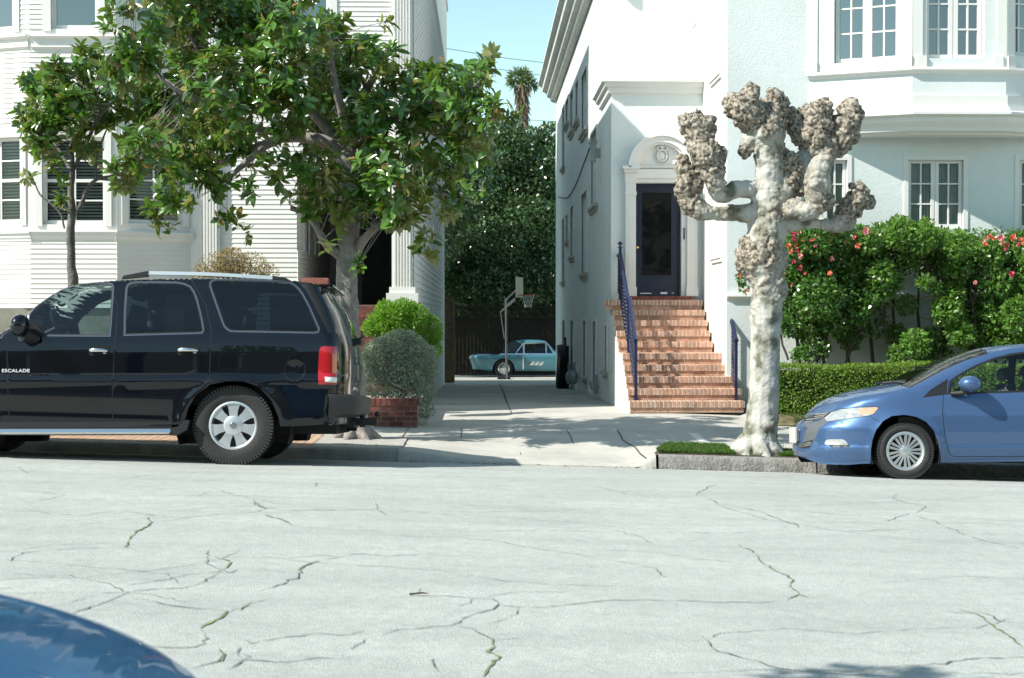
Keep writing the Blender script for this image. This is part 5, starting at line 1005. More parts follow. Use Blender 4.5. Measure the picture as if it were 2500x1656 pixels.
def build_near():
    X0 = -.50; Yc = 3.1; tilt = .03; loc = (X0, Yc, float(zroad(X0, Yc)) - .0)
    W = [(.2, .78), (.35, .83), (.6, .85), (.75, .83), (.9, .75), (1.4, .6)]
    c = Car.blank('near_car', 'blurred blue car bonnet cutting into the bottom corner of the street, nearest of all', 'car', loc, tilt, W)
    top = [(-4.2, .80), (-3.9, 1.0), (-3.3, 1.36), (-2.6, 1.42), (-2.0, 1.38), (-1.5, 1.10), (-1.1, 1.03), (-.8, .985), (-.55, .915), (-.3, .80), (-.1, .69), (.05, .59)]
    c.shape(top, [(-4.2, .12), (-1.2, .16), (-.5, .2), (.05, .2)], 2.4, [(.25, -4.15), (.6, -4.25), (.8, -4.2)], .6, [(.25, .12), (.45, .14), (.58, .05)], .7, [(-4.15, .25), (.12, .25)], 2.2)
    a1 = [(-.85 - .36, .1)] + arc((-.85, .3), .36, 180, 0, 12) + [(-.85 + .36, .1)]; a2 = [(x - 2.6, z) for x, z in a1]
    ws = [(-1.30, .99), (-1.42, 1.0), (-1.9, 1.30), (-1.9, 1.5), (-1.2, 1.4), (-1.1, 1.0)]; w1 = [(-1.6, .97), (-1.95, 1.25), (-2.9, 1.27), (-3.5, .99)]; g_ = glassmat('dark tinted glass')
    blue = paint('light blue paint', (.075, .25, .46), .2, .45, .6); c.mesh([('x', a1, None), ('x', a2, None), ('windscreen', ws, g_), ('side_window', w1, g_), ('body', thick([(-1.3, .94), (-.7, .87), (-.3, .74)], .006), m_gap), ('body', None, blue)], both=('body', 'windscreen'))
    for x in (-.85, -3.45):
        for sd_ in (-1, 1): wheel(c, x, sd_, .31, .315, .19, .2, 9, m_chrome, .80, 'hatch'); well(c, x, .3, .36, sd_, .79)
    u = MB(); u.box((-3.9, -.6, .2), (-.1, .6, .4)); c.put(u, 'underbody', m_under); return c
suv = build_suv(); hatch = build_hatch(); coupe = build_coupe(); near = build_near()
# houses and a tree on the near side of the street, behind the viewer: they are what the glass and paint reflect
def far_house(x0, x1, h, col, label):
    o = empty('street_house', ((x0 + x1) / 2, -12, 0), label, 'house'); Mf, L_ = frame((x1, -11.5), (x0, -11.5)); hs = []
    for k in range(3):
        for j in range(2): u = (k + .5) * L_ / 3 - .6; hs.append((u, u + 1.2, 1.6 + j * 3.3, 3.4 + j * 3.3))
    b = MB(Mf); plain(b, 0, L_, -1, h, hs, .15); b.build('wall', mat('facade ' + label[:6], col, .85, .08), o, fix=False); b = MB(); b.box((x0, -20, -1), (x1, -11.8, h)); b.build('house_body', mat('facade ' + label[:6], col), o)
    for q in hs: window(o, Mf, *q, cols=2, rows=2, rec=.08, casing=.08)
far_house(-30, -10, 9.5, (.25, .23, .20), 'brown stucco house across the street behind the viewer'); far_house(-9.5, 3, 8.6, (.30, .30, .28), 'grey house across the street directly behind the viewer'); far_house(3.6, 16, 10.2, (.34, .29, .22), 'tan house across the street behind the viewer'); far_house(16.5, 34, 9, (.22, .24, .25), 'slate house across the street behind the viewer')
tag(heightfield('near_sidewalk', rng_(-40, 40, 4), rng_(-12, 2.4, 2.4), lambda x, y: zroad(x, 2.5) + .13, m_conc), kind='structure')
# ------------------------------------------------------------------ leaves by the thousand, in one mesh per crown
LEAF = (np.array([(0, 0, 0), (0, .5, 0), (0, 1, -.14), (-.5, .42, .06), (.5, .42, .06), (-.36, .78, -.02), (.36, .78, -.02)]), [(0, 1, 3), (0, 4, 1), (1, 2, 5, 3), (1, 4, 6, 2)])
SMALL = (np.array([(0, 0, 0), (.5, .45, .08), (0, 1, -.08), (-.5, .45, .08)]), [(0, 1, 2, 3)])
BLADE = (np.array([(-.5, 0, 0), (.5, 0, 0), (.3, .6, .08), (0, 1, .3)]), [(0, 1, 2, 3)])
def unit(a): return a / np.maximum(1e-9, np.linalg.norm(a, axis=1))[:, None]
def scatter(name, T, P, D, Nn, L, Wd, m, parent=None, kind=None):
    P, D, Nn = np.asarray(P, float), unit(np.asarray(D, float)), np.asarray(Nn, float); S = unit(np.cross(D, Nn)); Nn = np.cross(S, D); n = len(P); tv, tf = T; k = len(tv)
    L = np.broadcast_to(L, n); Wd = np.broadcast_to(Wd, n)
    V = P[:, None] + (tv[None, :, 0, None] * Wd[:, None, None]) * S[:, None] + (tv[None, :, 1, None] * L[:, None, None]) * D[:, None] + (tv[None, :, 2, None] * L[:, None, None]) * Nn[:, None]
    me = bpy.data.meshes.new(name); lt = np.array([len(f) for f in tf]); fl = np.concatenate([np.array(f) for f in tf])
    me.vertices.add(n * k); me.vertices.foreach_set('co', V.astype(np.float32).ravel())
    loops = (np.arange(n)[:, None] * k + fl[None]).ravel(); tot = np.tile(lt, n); me.loops.add(len(loops)); me.loops.foreach_set('vertex_index', loops.astype(np.int32))
    me.polygons.add(len(tot)); me.polygons.foreach_set('loop_start', np.concatenate([[0], np.cumsum(tot)[:-1]]).astype(np.int32)); me.polygons.foreach_set('loop_total', tot.astype(np.int32)); me.update(calc_edges=True); me.validate()
    o = link(name, me, parent, [m]); 
    if kind: o['kind'] = kind
    return o
def rnd(n): return unit(rng.normal(size=(n, 3)))
def blobs(B, Y, dep, k=1.0):
    """traced blobs (px, py, radius px [, depth offset]) -> centres and radii in metres"""
    out = []
    for b in B:
        dy = b[3] if len(b) > 3 else rng.uniform(-dep, dep); c = PY(b[0], b[1], Y + dy); out.append((np.array(c), b[2] * (Y + dy) / F * k))
    return out
def fill(B, n, shell=.55):
    """n points spread through the blobs, thicker towards their skins; also the outward direction"""
    w = np.array([r ** 2.2 for _, r in B]); w /= w.sum(); idx = rng.choice(len(B), n, p=w); C = np.array([B[i][0] for i in idx]); Rr = np.array([B[i][1] for i in idx])
    d = rnd(n); t = rng.uniform(0, 1, n) ** (1 / 3); t = shell + (1 - shell) * t if shell < 1 else t; t = np.where(rng.uniform(size=n) < .25, rng.uniform(.1, 1, n), t)
    return C + d * (Rr * t)[:, None], d
def rosettes(name, B, nr, per, L, Wd, m, parent, up=.5, spread=(35, 88), droop=.0, shell=.5):
    P, d = fill(B, nr, shell); ax = unit(d * .7 + np.array([0, 0, up]) + rng.normal(size=(nr, 3)) * .25); PP, DD, NN, LL = [], [], [], []
    for p, a in zip(P, ax):
        o = unit(np.cross(a, [.3, .5, .8])[None])[0]; q = np.cross(a, o); n_ = rng.integers(per - 3, per + 3); ph = rng.uniform(0, 6.28)
        for k in range(n_):
            th = ph + k * 2.4; el = R(rng.uniform(*spread)); rad = o * math.cos(th) + q * math.sin(th); D = a * math.cos(el) + rad * math.sin(el); D[2] -= droop * rng.uniform(.3, 1.3)
            PP.append(p + a * rng.uniform(-.09, .03) * (L / .16)); DD.append(D); NN.append(a * math.sin(el) - rad * math.cos(el) + rng.normal(size=3) * .25); LL.append(L * rng.uniform(.6, 1.12))
    LL = np.array(LL); return P, scatter(name, LEAF, PP, DD, NN, LL, LL * Wd, m, parent)
def leaves(name, B, n, L, Wd, m, parent, shell=.55, up=.5, T=SMALL, out=.6, kind=None):
    P, d = fill(B, n, shell); D = unit(rnd(n) + d * out + np.array([0, 0, .1])); N_ = unit(rnd(n) * .8 + d * .5 + np.array([0, 0, up])); LL = L * rng.uniform(.6, 1.25, n)
    return scatter(name, T, P, D, N_, LL, LL * Wd, m, parent, kind)
def limbs(mb, paths, Y, n=10, jit=.0):
    """traced limbs: each (px, py, width px [, depth offset]); returns the node points"""
    nodes = []
    for pth in paths:
        pts = []; rs = []
        for q in pth: p = PY(q[0], q[1], Y + (q[3] if len(q) > 3 else 0)); pts.append((p.x, p.y, p.z, q[2] / 2 * p.y / F))
        S_ = spline(pts, 5); P = [Vector(s[:3]) + Vector((noise.noise(Vector(s[:3]) * 5) * jit, 0, noise.noise(Vector(s[:3]) * 5 + Vector((7, 0, 0))) * jit)) for s in S_]; rs = [max(.004, float(s[3]) * (1 + .12 * noise.noise(Vector(s[:3]) * 9))) for s in S_]
        mb.tube(P, rs, n); nodes += P
    return nodes
def twigs(mb, nodes, P, r=.007, k=1.0, every=1):
    N_ = np.array([tuple(q) for q in nodes])
    for p in P[::every]:
        d = np.linalg.norm(N_ - p, axis=1) + rng.uniform(0, .25, len(N_)); q = N_[d.argmin()]; mid = (p + q) / 2 + rng.normal(size=3) * .06 * np.linalg.norm(p - q); mid[2] -= .08 * np.linalg.norm(p - q)
        mb.tube([tuple(q), tuple(q * .55 + mid * .45), tuple(mid * .6 + p * .4), tuple(p)], [r * 1.5, r * 1.2, r, r * .6], 4, False)
k_ = 2500 / 2367
def S2(L_): return [tuple([q[0] * k_, q[1] * k_, q[2] * k_] + list(q[3:])) for q in L_]
m_mag = leafmat('magnolia leaf', (.072, .150, .026), (.21, .21, .06), .2, .55, .20, .8, warm=(.26, .15, .04))
# ---------------------------------------------------------- big magnolia
mg = empty('magnolia_tree', G(868, 1072), 'broad glossy-leaved magnolia tree with a pale trunk rising behind the black car', 'tree')
t = MB(); YT = 17.6
pth = [S2([(832, 1032, 92), (828, 1012, 72), (822, 960, 60), (817, 880, 57), (806, 790, 54), (802, 700, 54), (800, 640, 50), (803, 590, 46), (808, 520, 50), (806, 440, 52), (802, 385, 54), (804, 350, 44)]),
       S2([(802, 372, 40), (775, 342, 32), (730, 322, 27), (660, 318, 22, .1), (610, 340, 18, .1), (560, 385, 14, 0), (520, 420, 8, -.1)]), S2([(804, 360, 42), (812, 300, 34, .1), (835, 230, 24, .2), (870, 172, 16, .3), (905, 150, 10, .3)]),
       S2([(795, 350, 30), (745, 285, 24, .3), (690, 230, 19, .4), (630, 170, 14, .5), (590, 90, 9, .5)]), S2([(700, 320, 20), (600, 300, 17, -.4), (500, 262, 15, -.6), (420, 215, 13, -.7), (340, 160, 10, -.6), (250, 130, 7, -.5)]),
       S2([(812, 330, 30), (870, 300, 22, -.2), (950, 250, 16, -.3), (1030, 228, 12, -.3), (1100, 200, 8, -.3)]), S2([(814, 430, 26), (880, 420, 18, .4), (960, 428, 12, .6), (1040, 455, 8, .8)]), S2([(822, 575, 24), (870, 525, 16, -.3), (930, 505, 11, -.4), (985, 540, 7, -.4)]),
       S2([(795, 600, 24), (760, 570, 20, -.1), (738, 540, 17, -.2), (712, 498, 14, -.2), (672, 481, 13, -.25)]), S2([(806, 330, 26), (790, 250, 20, -.3), (770, 170, 14, -.5), (765, 90, 9, -.6)]), S2([(640, 318, 14), (560, 350, 10, .6), (470, 390, 8, .7), (400, 440, 6, .7)]), S2([(560, 280, 12, .2), (480, 150, 10, .2), (430, 60, 7, .1), (410, -40, 6)])]
nd = limbs(t, pth, YT, 12, .02)
for a in (0, .9, 2.2, 3.4, 4.4, 5.3): b = G(868, 1072); t.tube([(b.x, YT, b.z + .25), (b.x + .17 * math.cos(a), YT + .17 * math.sin(a), b.z + .07), (b.x + .34 * math.cos(a), YT + .3 * math.sin(a), b.z - .02)], [.11, .075, .03], 7)
BM = S2([(330, 60, 85), (450, 70, 95), (560, 100, 105), (680, 90, 78), (290, 150, 70), (400, 190, 100), (520, 220, 105), (640, 210, 105), (320, 270, 70), (400, 330, 75), (395, 440, 58), (380, 490, 40), (540, 350, 75), (470, 420, 55), (650, 380, 55), (700, 430, 50), (545, 520, 32), (515, 500, 20), (755, 110, 75), (800, 200, 100), (760, 290, 80), (850, 130, 55), (900, 160, 60), (950, 220, 90), (880, 290, 90),
         (1000, 170, 50), (1060, 220, 80), (1105, 170, 40), (1135, 125, 20), (1135, 265, 55), (1000, 330, 90), (1095, 340, 50), (900, 410, 90), (980, 420, 72), (860, 490, 50), (950, 505, 52), (1050, 480, 40), (1115, 430, 32), (985, 565, 30), (840, 612, 22), (755, 585, 26), (880, 55, 14), (760, 50, 32), (640, 30, 60), (560, 20, 60), (400, 0, 80), (450, -70, 95), (300, -50, 70), (580, -70, 80), (690, -40, 50), (840, 380, 50), (260, 230, 55), (330, 330, 60), (300, 400, 45), (420, 260, 80), (740, 440, 46, -.7), (785, 485, 34, -.6), (700, 380, 50, -.8), (860, 440, 55, -.5), (760, 395, 40, -.9), (720, 500, 30, -.5), (900, 500, 40, -.3), (730, 350, 40, .8), (470, 300, 60), (590, 430, 30)])
BMm = blobs(BM, YT, 1.15)
P, lv = rosettes('leaves', BMm, 1280, 12, .185, .40, m_mag, mg, .45, droop=.25)
twigs(t, nd, P, .0045, every=3); t.build('trunk', mat('magnolia bark', (.25, .225, .21), .9, .35, 10, bump=.8, bscale=28, fine=.2), mg, 60)
# ---------------------------------------------------------- small magnolia at the far left
sm_ = empty('young_magnolia', PY(176, 1060, 17.9), 'slender young magnolia behind the black car bonnet, in front of the bay windows', 'tree')
t = MB(); nd = limbs(t, [[(178, 1062, 30), (177, 800, 27), (178, 690, 26), (174, 655, 22), (172, 600, 21), (174, 540, 20), (172, 470, 16), (176, 410, 13), (176, 350, 8)], [(186, 520, 13), (200, 492, 11), (215, 458, 9), (235, 440, 8), (290, 425, 6), (380, 398, 4)], [(235, 440, 7), (236, 380, 6), (262, 320, 4)], [(160, 560, 5), (142, 515, 5), (98, 474, 4), (78, 440, 3)], [(176, 420, 11), (205, 360, 10), (235, 300, 8, -.2), (270, 250, 5, -.3)], [(174, 420, 9), (152, 380, 7, .2), (120, 330, 5, .3)], [(236, 438, 6), (330, 440, 5), (400, 430, 3)], [(178, 350, 8), (190, 270, 5), (205, 200, 3)]], 17.9, 8, .02)
BS = blobs(S2([(75, 200, 38), (62, 262, 34), (130, 170, 38), (145, 225, 42), (100, 300, 42), (172, 250, 42), (118, 360, 32), (190, 320, 36), (190, 150, 40), (230, 215, 42), (235, 290, 30), (130, 430, 18), (62, 412, 16), (138, 462, 18), (75, 340, 22), (215, 370, 12), (120, 245, 50)]), 17.9, .6)
P, lv = rosettes('leaves', BS, 240, 11, .15, .40, m_mag, sm_, .5, droop=.15); twigs(t, nd, P, .004, every=2); t.build('trunk', mat('young bark', (.13, .12, .11), .9, .35, 10, bump=.8, bscale=28), sm_, 60)
# ---------------------------------------------------------- pollarded plane tree
def plane_tree():
    YP = 17.0; root = empty('pollarded_plane_tree', G(1852, 1110), 'leafless pollarded plane tree with knobbly fists, mottled pale trunk at the kerb', 'tree')
    c = lambda x, y, r, dy=0, kn=.3: (1620 + x / 2.8, 160 + y / 2.8, r / 2.8 * 2, dy, kn)
    L_ = [[(1850, 1118, 118, 0, .1), (1850, 1100, 100, 0, .1), (1856, 1060, 84, 0, .1), (1862, 1000, 76, 0, .05), (1867, 900, 72, 0, .05), (1869, 810, 72, 0, .1), (1871, 750, 76, 0, .35), (1876, 695, 78, 0, .6), (1866, 640, 98, 0, .8), (1868, 585, 92, 0, .45), (1882, 530, 90, 0, .5), (1878, 470, 88, 0, .6)],
          [c(700, 950, 105, 0, .4), c(720, 800, 98, 0, .15), c(722, 680, 92, 0, .2), c(712, 560, 98, 0, .4), c(700, 450, 122, 0, .8), c(640, 380, 110, 0, 1), c(560, 300, 92, -.1, 1), c(590, 190, 62, -.1, 1)], [c(700, 450, 110, 0, .8), c(745, 330, 86, .1, 1), c(770, 230, 66, .1, 1)], [c(600, 400, 70, 0, 1), c(485, 260, 72, 0, 1)], [c(600, 500, 60), c(560, 590, 42, 0, 1)],
          [c(650, 850, 62), c(500, 850, 56, -.1, .2), c(392, 885, 58, -.15, .3), c(345, 780, 66, -.2, .6), c(330, 690, 84, -.2, .9), c(285, 600, 90, -.2, .9), c(245, 500, 78, -.15, 1), c(225, 420, 92, -.1, 1), c(165, 400, 50, -.1, 1)], [c(240, 470, 60, -.1, 1), c(310, 400, 42, -.1, 1)],
          [c(640, 1010, 72), c(480, 1010, 52, .1, .4), c(350, 1015, 46, .1, .3), c(240, 985, 68, .1, .5), c(165, 920, 62, .1, .8), c(148, 820, 56, .1, 1), c(150, 720, 56, .1, 1), c(132, 650, 38, .1, 1)], [c(180, 900, 50, .1, 1), c(225, 800, 52, .1, 1), c(240, 720, 40, .1, 1)],
          [c(790, 890, 95), c(880, 760, 86, .1, .4), c(970, 655, 80, .2, .3), c(1050, 560, 108, .2, .8), c(1010, 470, 102, .2, 1), c(1050, 350, 96, .2, 1), c(1075, 290, 62, .2, 1)], [c(960, 500, 70, .2, 1), c(900, 420, 52, .2, 1), c(885, 330, 30, .2, 1)], [c(1060, 580, 95, .2, .8), c(1180, 520, 94, .25, .9), c(1255, 410, 88, .25, 1), c(1290, 320, 74, .25, 1)], [c(1010, 400, 60, .2, 1), c(965, 320, 44, .2, 1)],
          [c(880, 980, 70, -.2, .5), c(980, 1000, 62, -.35, .3), c(1045, 930, 70, -.4, .6), c(1050, 780, 84, -.4, .5), c(1085, 660, 62, -.3, .6)], [c(1050, 960, 60, -.4, .8), c(1125, 925, 30, -.4, 1)], [c(860, 690, 46, 0, 1), c(855, 620, 40, 0, 1)], [c(880, 800, 60, 0, 1), c(960, 850, 50, 0, 1)],
          [c(820, 1080, 66), c(950, 1072, 46, -.1, .1), c(1060, 1082, 34, -.15, .1), c(1150, 1095, 40, -.2, .3), c(1225, 1055, 64, -.2, .8), c(1285, 960, 64, -.2, 1), c(1335, 870, 62, -.2, 1), c(1310, 825, 26, -.2, 1)], [c(1300, 930, 50, -.2, 1), c(1400, 940, 40, -.2, 1)],
          [c(560, 1290, 62, 0, 1), c(575, 1400, 50, 0, 1), c(640, 1420, 50)]]
    mb = MB(); N_ = []
    for pth in L_:
        pts = []
        for q in pth: p = PY(q[0], q[1], YP + q[3]); pts.append((p.x, p.y, p.z, q[2] / 2 * p.y / F, q[4]))
        S_ = spline(pts, 5)
        mb.tube([s[:3] for s in S_], [max(.02, s[3] * 1.0) for s in S_], 14)
        for e in (S_[0], S_[-1]): mb.sphere(tuple(e[:3]), e[3] * .95, 7)
        N_ += [tuple(s[:3]) + (s[4], s[3]) for s in S_]
        for s in S_:                                # burls
            if s[4] > .45:
                for j in range(3): d = rnd(1)[0]; mb.sphere(tuple(np.array(s[:3]) + d * s[3] * .85), s[3] * rng.uniform(.22, .42), 5)
    g = G(1850, 1110)
    for a in np.linspace(0, 5.6, 8): mb.tube([(g.x, YP, g.z + .22), (g.x + .24 * math.cos(a), YP + .24 * math.sin(a), g.z + .05), (g.x + .36 * math.cos(a + .2), YP + .36 * math.sin(a + .2), g.z - .06)], [.15, .085, .05], 8)
    o = mb.build('trunk', mat('x', (.5, .5, .5)), None); md = o.modifiers.new('r', 'REMESH'); md.mode = 'VOXEL'; md.voxel_size = .0135; bpy.context.view_layer.update()
    me = bpy.data.meshes.new_from_object(o.evaluated_get(bpy.context.evaluated_depsgraph_get())); bpy.data.objects.remove(o); me.materials.clear()
    n = len(me.vertices); co = np.zeros(n * 3, np.float32); me.vertices.foreach_get('co', co); co = co.reshape(-1, 3); nr = np.zeros(n * 3, np.float32); me.vertices.foreach_get('normal', nr); nr = nr.reshape(-1, 3)
    NN = np.array(N_); kn = np.zeros(n)
    for i in range(0, n, 4000):
        d = ((co[i:i + 4000, None] - NN[None, :, :3]) ** 2).sum(2); kn[i:i + 4000] = NN[d.argmin(1), 3]
    out = np.empty(n)
    for i in range(n):
        p = Vector(co[i]); k = kn[i] + .45 * noise.noise(p * 3.1) - .05; k = min(1, max(0, k)); kn[i] = k
        out[i] = .010 * noise.noise(p * 7) + .004 * noise.noise(p * 30) + k * (.085 * abs(noise.noise(p * 6.5)) + .060 * abs(noise.noise(p * 14 + Vector((3, 1, 2)))) + .022 * abs(noise.noise(p * 34)) + .008 * noise.noise(p * 80) - .018)
    co += nr * out[:, None]; me.vertices.foreach_set('co', co.ravel()); at = me.color_attributes.new('knob', 'FLOAT_COLOR', 'POINT'); at.data.foreach_set('color', np.stack([kn, kn, kn, np.ones(n)], 1).ravel().astype(np.float32)); me.update()
    m = bpy.data.materials.new('plane bark'); m.use_nodes = True; t = m.node_tree; b = t.nodes['Principled BSDF']; b.inputs['Roughness'].default_value = .85; Lk = t.links.new
    tc = _n(t, 'ShaderNodeTexCoord'); nz = _n(t, 'ShaderNodeTexNoise'); nz.inputs['Scale'].default_value = 5.5; nz.inputs['Detail'].default_value = 6; Lk(tc.outputs['Object'], nz.inputs[0]); rp = _n(t, 'ShaderNodeValToRGB'); Lk(nz.outputs['Fac'], rp.inputs[0])
    e = rp.color_ramp.elements; e[0].position = .36; e[0].color = (.13, .13, .095, 1); e[1].position = .56; e[1].color = (.46, .45, .41, 1); q = e.new(.46); q.color = (.33, .33, .28, 1)
    n2 = _n(t, 'ShaderNodeTexNoise'); n2.inputs['Scale'].default_value = 26; n2.inputs['Detail'].default_value = 6; Lk(tc.outputs['Object'], n2.inputs[0]); r2 = _n(t, 'ShaderNodeValToRGB'); Lk(n2.outputs['Fac'], r2.inputs[0])
    e = r2.color_ramp.elements; e[0].position = .36; e[0].color = (.055, .042, .03, 1); e[1].position = .60; e[1].color = (.37, .325, .26, 1)
    ca = _n(t, 'ShaderNodeVertexColor'); ca.layer_name = 'knob'; mr = _n(t, 'ShaderNodeMapRange'); mr.inputs[1].default_value = .3; mr.inputs[2].default_value = .7; Lk(ca.outputs[0], mr.inputs[0]); mx = _n(t, 'ShaderNodeMix', data_type='RGBA'); Lk(mr.outputs[0], mx.inputs[0]); Lk(rp.outputs[0], mx.inputs[6]); Lk(r2.outputs[0], mx.inputs[7]); Lk(mx.outputs[2], b.inputs['Base Color'])
    bp = _n(t, 'ShaderNodeBump'); bp.inputs['Strength'].default_value = .5; bp.inputs['Distance'].default_value = .015; n3 = _n(t, 'ShaderNodeTexNoise'); n3.inputs['Scale'].default_value = 60; n3.inputs['Detail'].default_value = 4; Lk(tc.outputs['Object'], n3.inputs[0]); Lk(n3.outputs['Fac'], bp.inputs['Height']); Lk(bp.outputs[0], b.inputs['Normal'])
    link('trunk', me, root, [m], 180)
    nub = MB(); idx = rng.choice(np.where((kn > .8) & (nr[:, 2] > .1))[0], 260)   # stubs of last year's shoots
    for i in idx:
        p, d = co[i], nr[i] + rng.normal(size=3) * .4 + np.array([0, 0, .5]); d /= np.linalg.norm(d); l = rng.uniform(.01, .04); nub.tube([tuple(p - d * .01), tuple(p + d * l)], [.010, .004], 4)
    nub.build('shoot_stubs', mat('burl brown', (.20, .15, .12), .9, .4, 20), root)['kind'] = 'stuff'
plane_tree()
# ---------------------------------------------------------- camellias with blossom, in front of the right house
m_cam = leafmat('camellia leaf', (.07, .165, .030), (.13, .20, .06), .25, .45, .18, .6); m_camy = leafmat('light camellia leaf', (.10, .205, .036), (.15, .23, .07), .28, .4, .25, .5)
m_stem = mat('dark stem', (.07, .05, .035), .9, .3, 9)
def camellia(label, B, n, m, stems, flowers, base, name='camellia_bush'):
    r = empty(name, base, label, 'bush', 'flowering bushes along the stucco house'); Bm = blobs(B, 21.7, .35); leaves('leaves', Bm, n, .078, .55, m, r, .45, .55)
    t = MB(); nd = []
    for s in stems: nd += limbs(t, [s], 21.75, 6, .03)
    twigs(t, nd, fill(Bm, 120, .4)[0], .004); t.build('stems', m_stem, r, 60)
    mp = [mat('pink petal', (.62, .10, .15), .6, .2, 9), mat('salmon petal', (.72, .20, .12), .6, .2, 9), mat('pale pink petal', (.74, .30, .28), .6, .2, 9)]
    for i, (x, y, rr) in enumerate(flowers):
        p = PY(x, y, 21.7 - .45 + rng.uniform(-.1, .12)); b = MB(); rad = rr / 160 * rng.uniform(.75, 1.25)
        nP = 14; PP = [tuple(p)] * nP; d = rnd(nP); d[:, 1] = -abs(d[:, 1]) * .8; scatter('blossom', SMALL, PP, d + np.array([0, -.3, .1]), rnd(nP) * .4 + np.array([0, -1, .3]), rad, rad * .9, mp[i % 3 if i % 5 else 1], r)
r_ = empty('camellia_hedge', G(2150, 1000), 'shaded back layer of camellia growth against the stucco wall, behind the three bushes', 'bush', 'flowering bushes along the stucco house')
leaves('leaves', blobs([(x_, y_, 34) for x_ in range(1925, 2660, 46) for y_ in (592, 640)] + [(x_, y_, 28) for x_ in (1925, 1960, 2000, 2050, 2100, 2150, 2330, 2370, 2420, 2480, 2540) for y_ in (690, 740, 800)], 22.05, .08), 15000, .075, .55, m_cam, r_, .45, .55)
t_ = MB()
for x_ in range(1940, 2600, 60): t_.tube([PY(x_ + 12, 895, 22.1), PY(x_, 760, 22.1), PY(x_ + 8, 620, 22.1)], [.03, .022, .01], 5)
t_.build('stems', m_stem, r_, 60)
fA = [(1945, 600, 9), (1960, 612, 9), (1952, 625, 10), (1938, 640, 9), (1970, 598, 8), (1983, 585, 8), (1953, 655, 9), (1985, 618, 9), (1950, 570, 8), (2030, 575, 9), (2026, 588, 7), (2115, 565, 10), (2085, 580, 9), (2094, 600, 8), (2030, 632, 8), (2025, 668, 8), (1965, 668, 7), (1933, 695, 7), (1940, 585, 8), (1930, 615, 8), (2000, 578, 7), (1936, 572, 7), (1960, 585, 9), (2052, 574, 7), (2137, 573, 8), (1912, 668, 7), (1990, 600, 6), (1945, 612, 9), (1924, 600, 8), (2063, 590, 6)]
fC = [(2415, 577, 9), (2425, 583, 8), (2442, 582, 10), (2446, 595, 9), (2470, 582, 9), (2458, 600, 10), (2485, 597, 10), (2405, 597, 8), (2400, 590, 7), (2467, 670, 9), (2498, 590, 9), (2410, 582, 8), (2455, 608, 7), (2475, 576, 8), (2380, 690, 6), (2490, 585, 8)]
camellia('dense camellia bush thick with pink blossom, next to the pollarded tree', [(1950, 595, 45), (1990, 580, 48), (2040, 582, 46), (2090, 590, 42), (1935, 650, 45), (1985, 650, 58), (2050, 650, 58), (2105, 640, 42), (1940, 720, 46), (2000, 725, 58), (2060, 715, 46), (2105, 700, 30), (1935, 785, 32), (1980, 800, 42), (2040, 785, 36), (1990, 850, 36), (1955, 870, 24), (1920, 690, 25), (2130, 600, 34), (2125, 660, 42), (2095, 755, 36), (2135, 715, 30), (2075, 830, 24), (1810, 680, 12), (1818, 705, 10)], 19000, m_cam,
         [[(1975, 905, 9), (1985, 800, 8), (1960, 700, 6), (1950, 620, 4)], [(2060, 905, 8), (2085, 830, 8), (2115, 780, 6), (2090, 690, 5)], [(1990, 905, 8), (2020, 800, 7), (2050, 700, 5)], [(1925, 880, 6), (1905, 820, 5), (1900, 760, 3)]], fA + [(1806, 672, 6), (1822, 710, 7)], G(2000, 1000))
camellia('airy light green camellia bush with gaps showing the wall, second from the tree', [(2150, 580, 36), (2200, 572, 40), (2250, 580, 40), (2300, 595, 36), (2160, 635, 40), (2225, 620, 36), (2290, 635, 36), (2175, 695, 30), (2275, 700, 20), (2335, 650, 36), (2310, 760, 36), (2215, 745, 24), (2190, 820, 26), (2235, 840, 34), (2280, 830, 30), (2255, 690, 16), (2310, 680, 30), (2335, 600, 34), (2120, 590, 30), (2330, 780, 30), (2190, 870, 24), (2250, 870, 26), (2300, 870, 24), (2150, 670, 36), (2325, 720, 30), (2190, 545, 18), (2260, 552, 18)], 12500, m_camy,
         [[(2215, 905, 9), (2180, 850, 8), (2160, 800, 7), (2165, 720, 6), (2190, 640, 4)], [(2165, 800, 6), (2145, 740, 4), (2140, 660, 4)], [(2290, 905, 8), (2300, 800, 7), (2275, 690, 6), (2250, 600, 4)], [(2300, 800, 5), (2350, 750, 4), (2390, 720, 4)]], [], G(2230, 1000))
camellia('tall camellia bush with red flowers behind the blue car roof', [(2370, 610, 34), (2420, 615, 38), (2480, 618, 46), (2360, 675, 36), (2430, 690, 42), (2500, 700, 46), (2350, 745, 34), (2420, 770, 46), (2490, 770, 46), (2345, 815, 34), (2400, 840, 42), (2470, 840, 42), (2545, 650, 55), (2560, 760, 60), (2600, 650, 60), (2640, 760, 60)], 17000, m_camy,
         [[(2370, 905, 8), (2380, 800, 7), (2370, 700, 5), (2380, 620, 4)], [(2450, 905, 8), (2460, 800, 7), (2440, 690, 5)], [(2530, 905, 8), (2540, 760, 6), (2530, 650, 5)]], fC, G(2420, 1000))
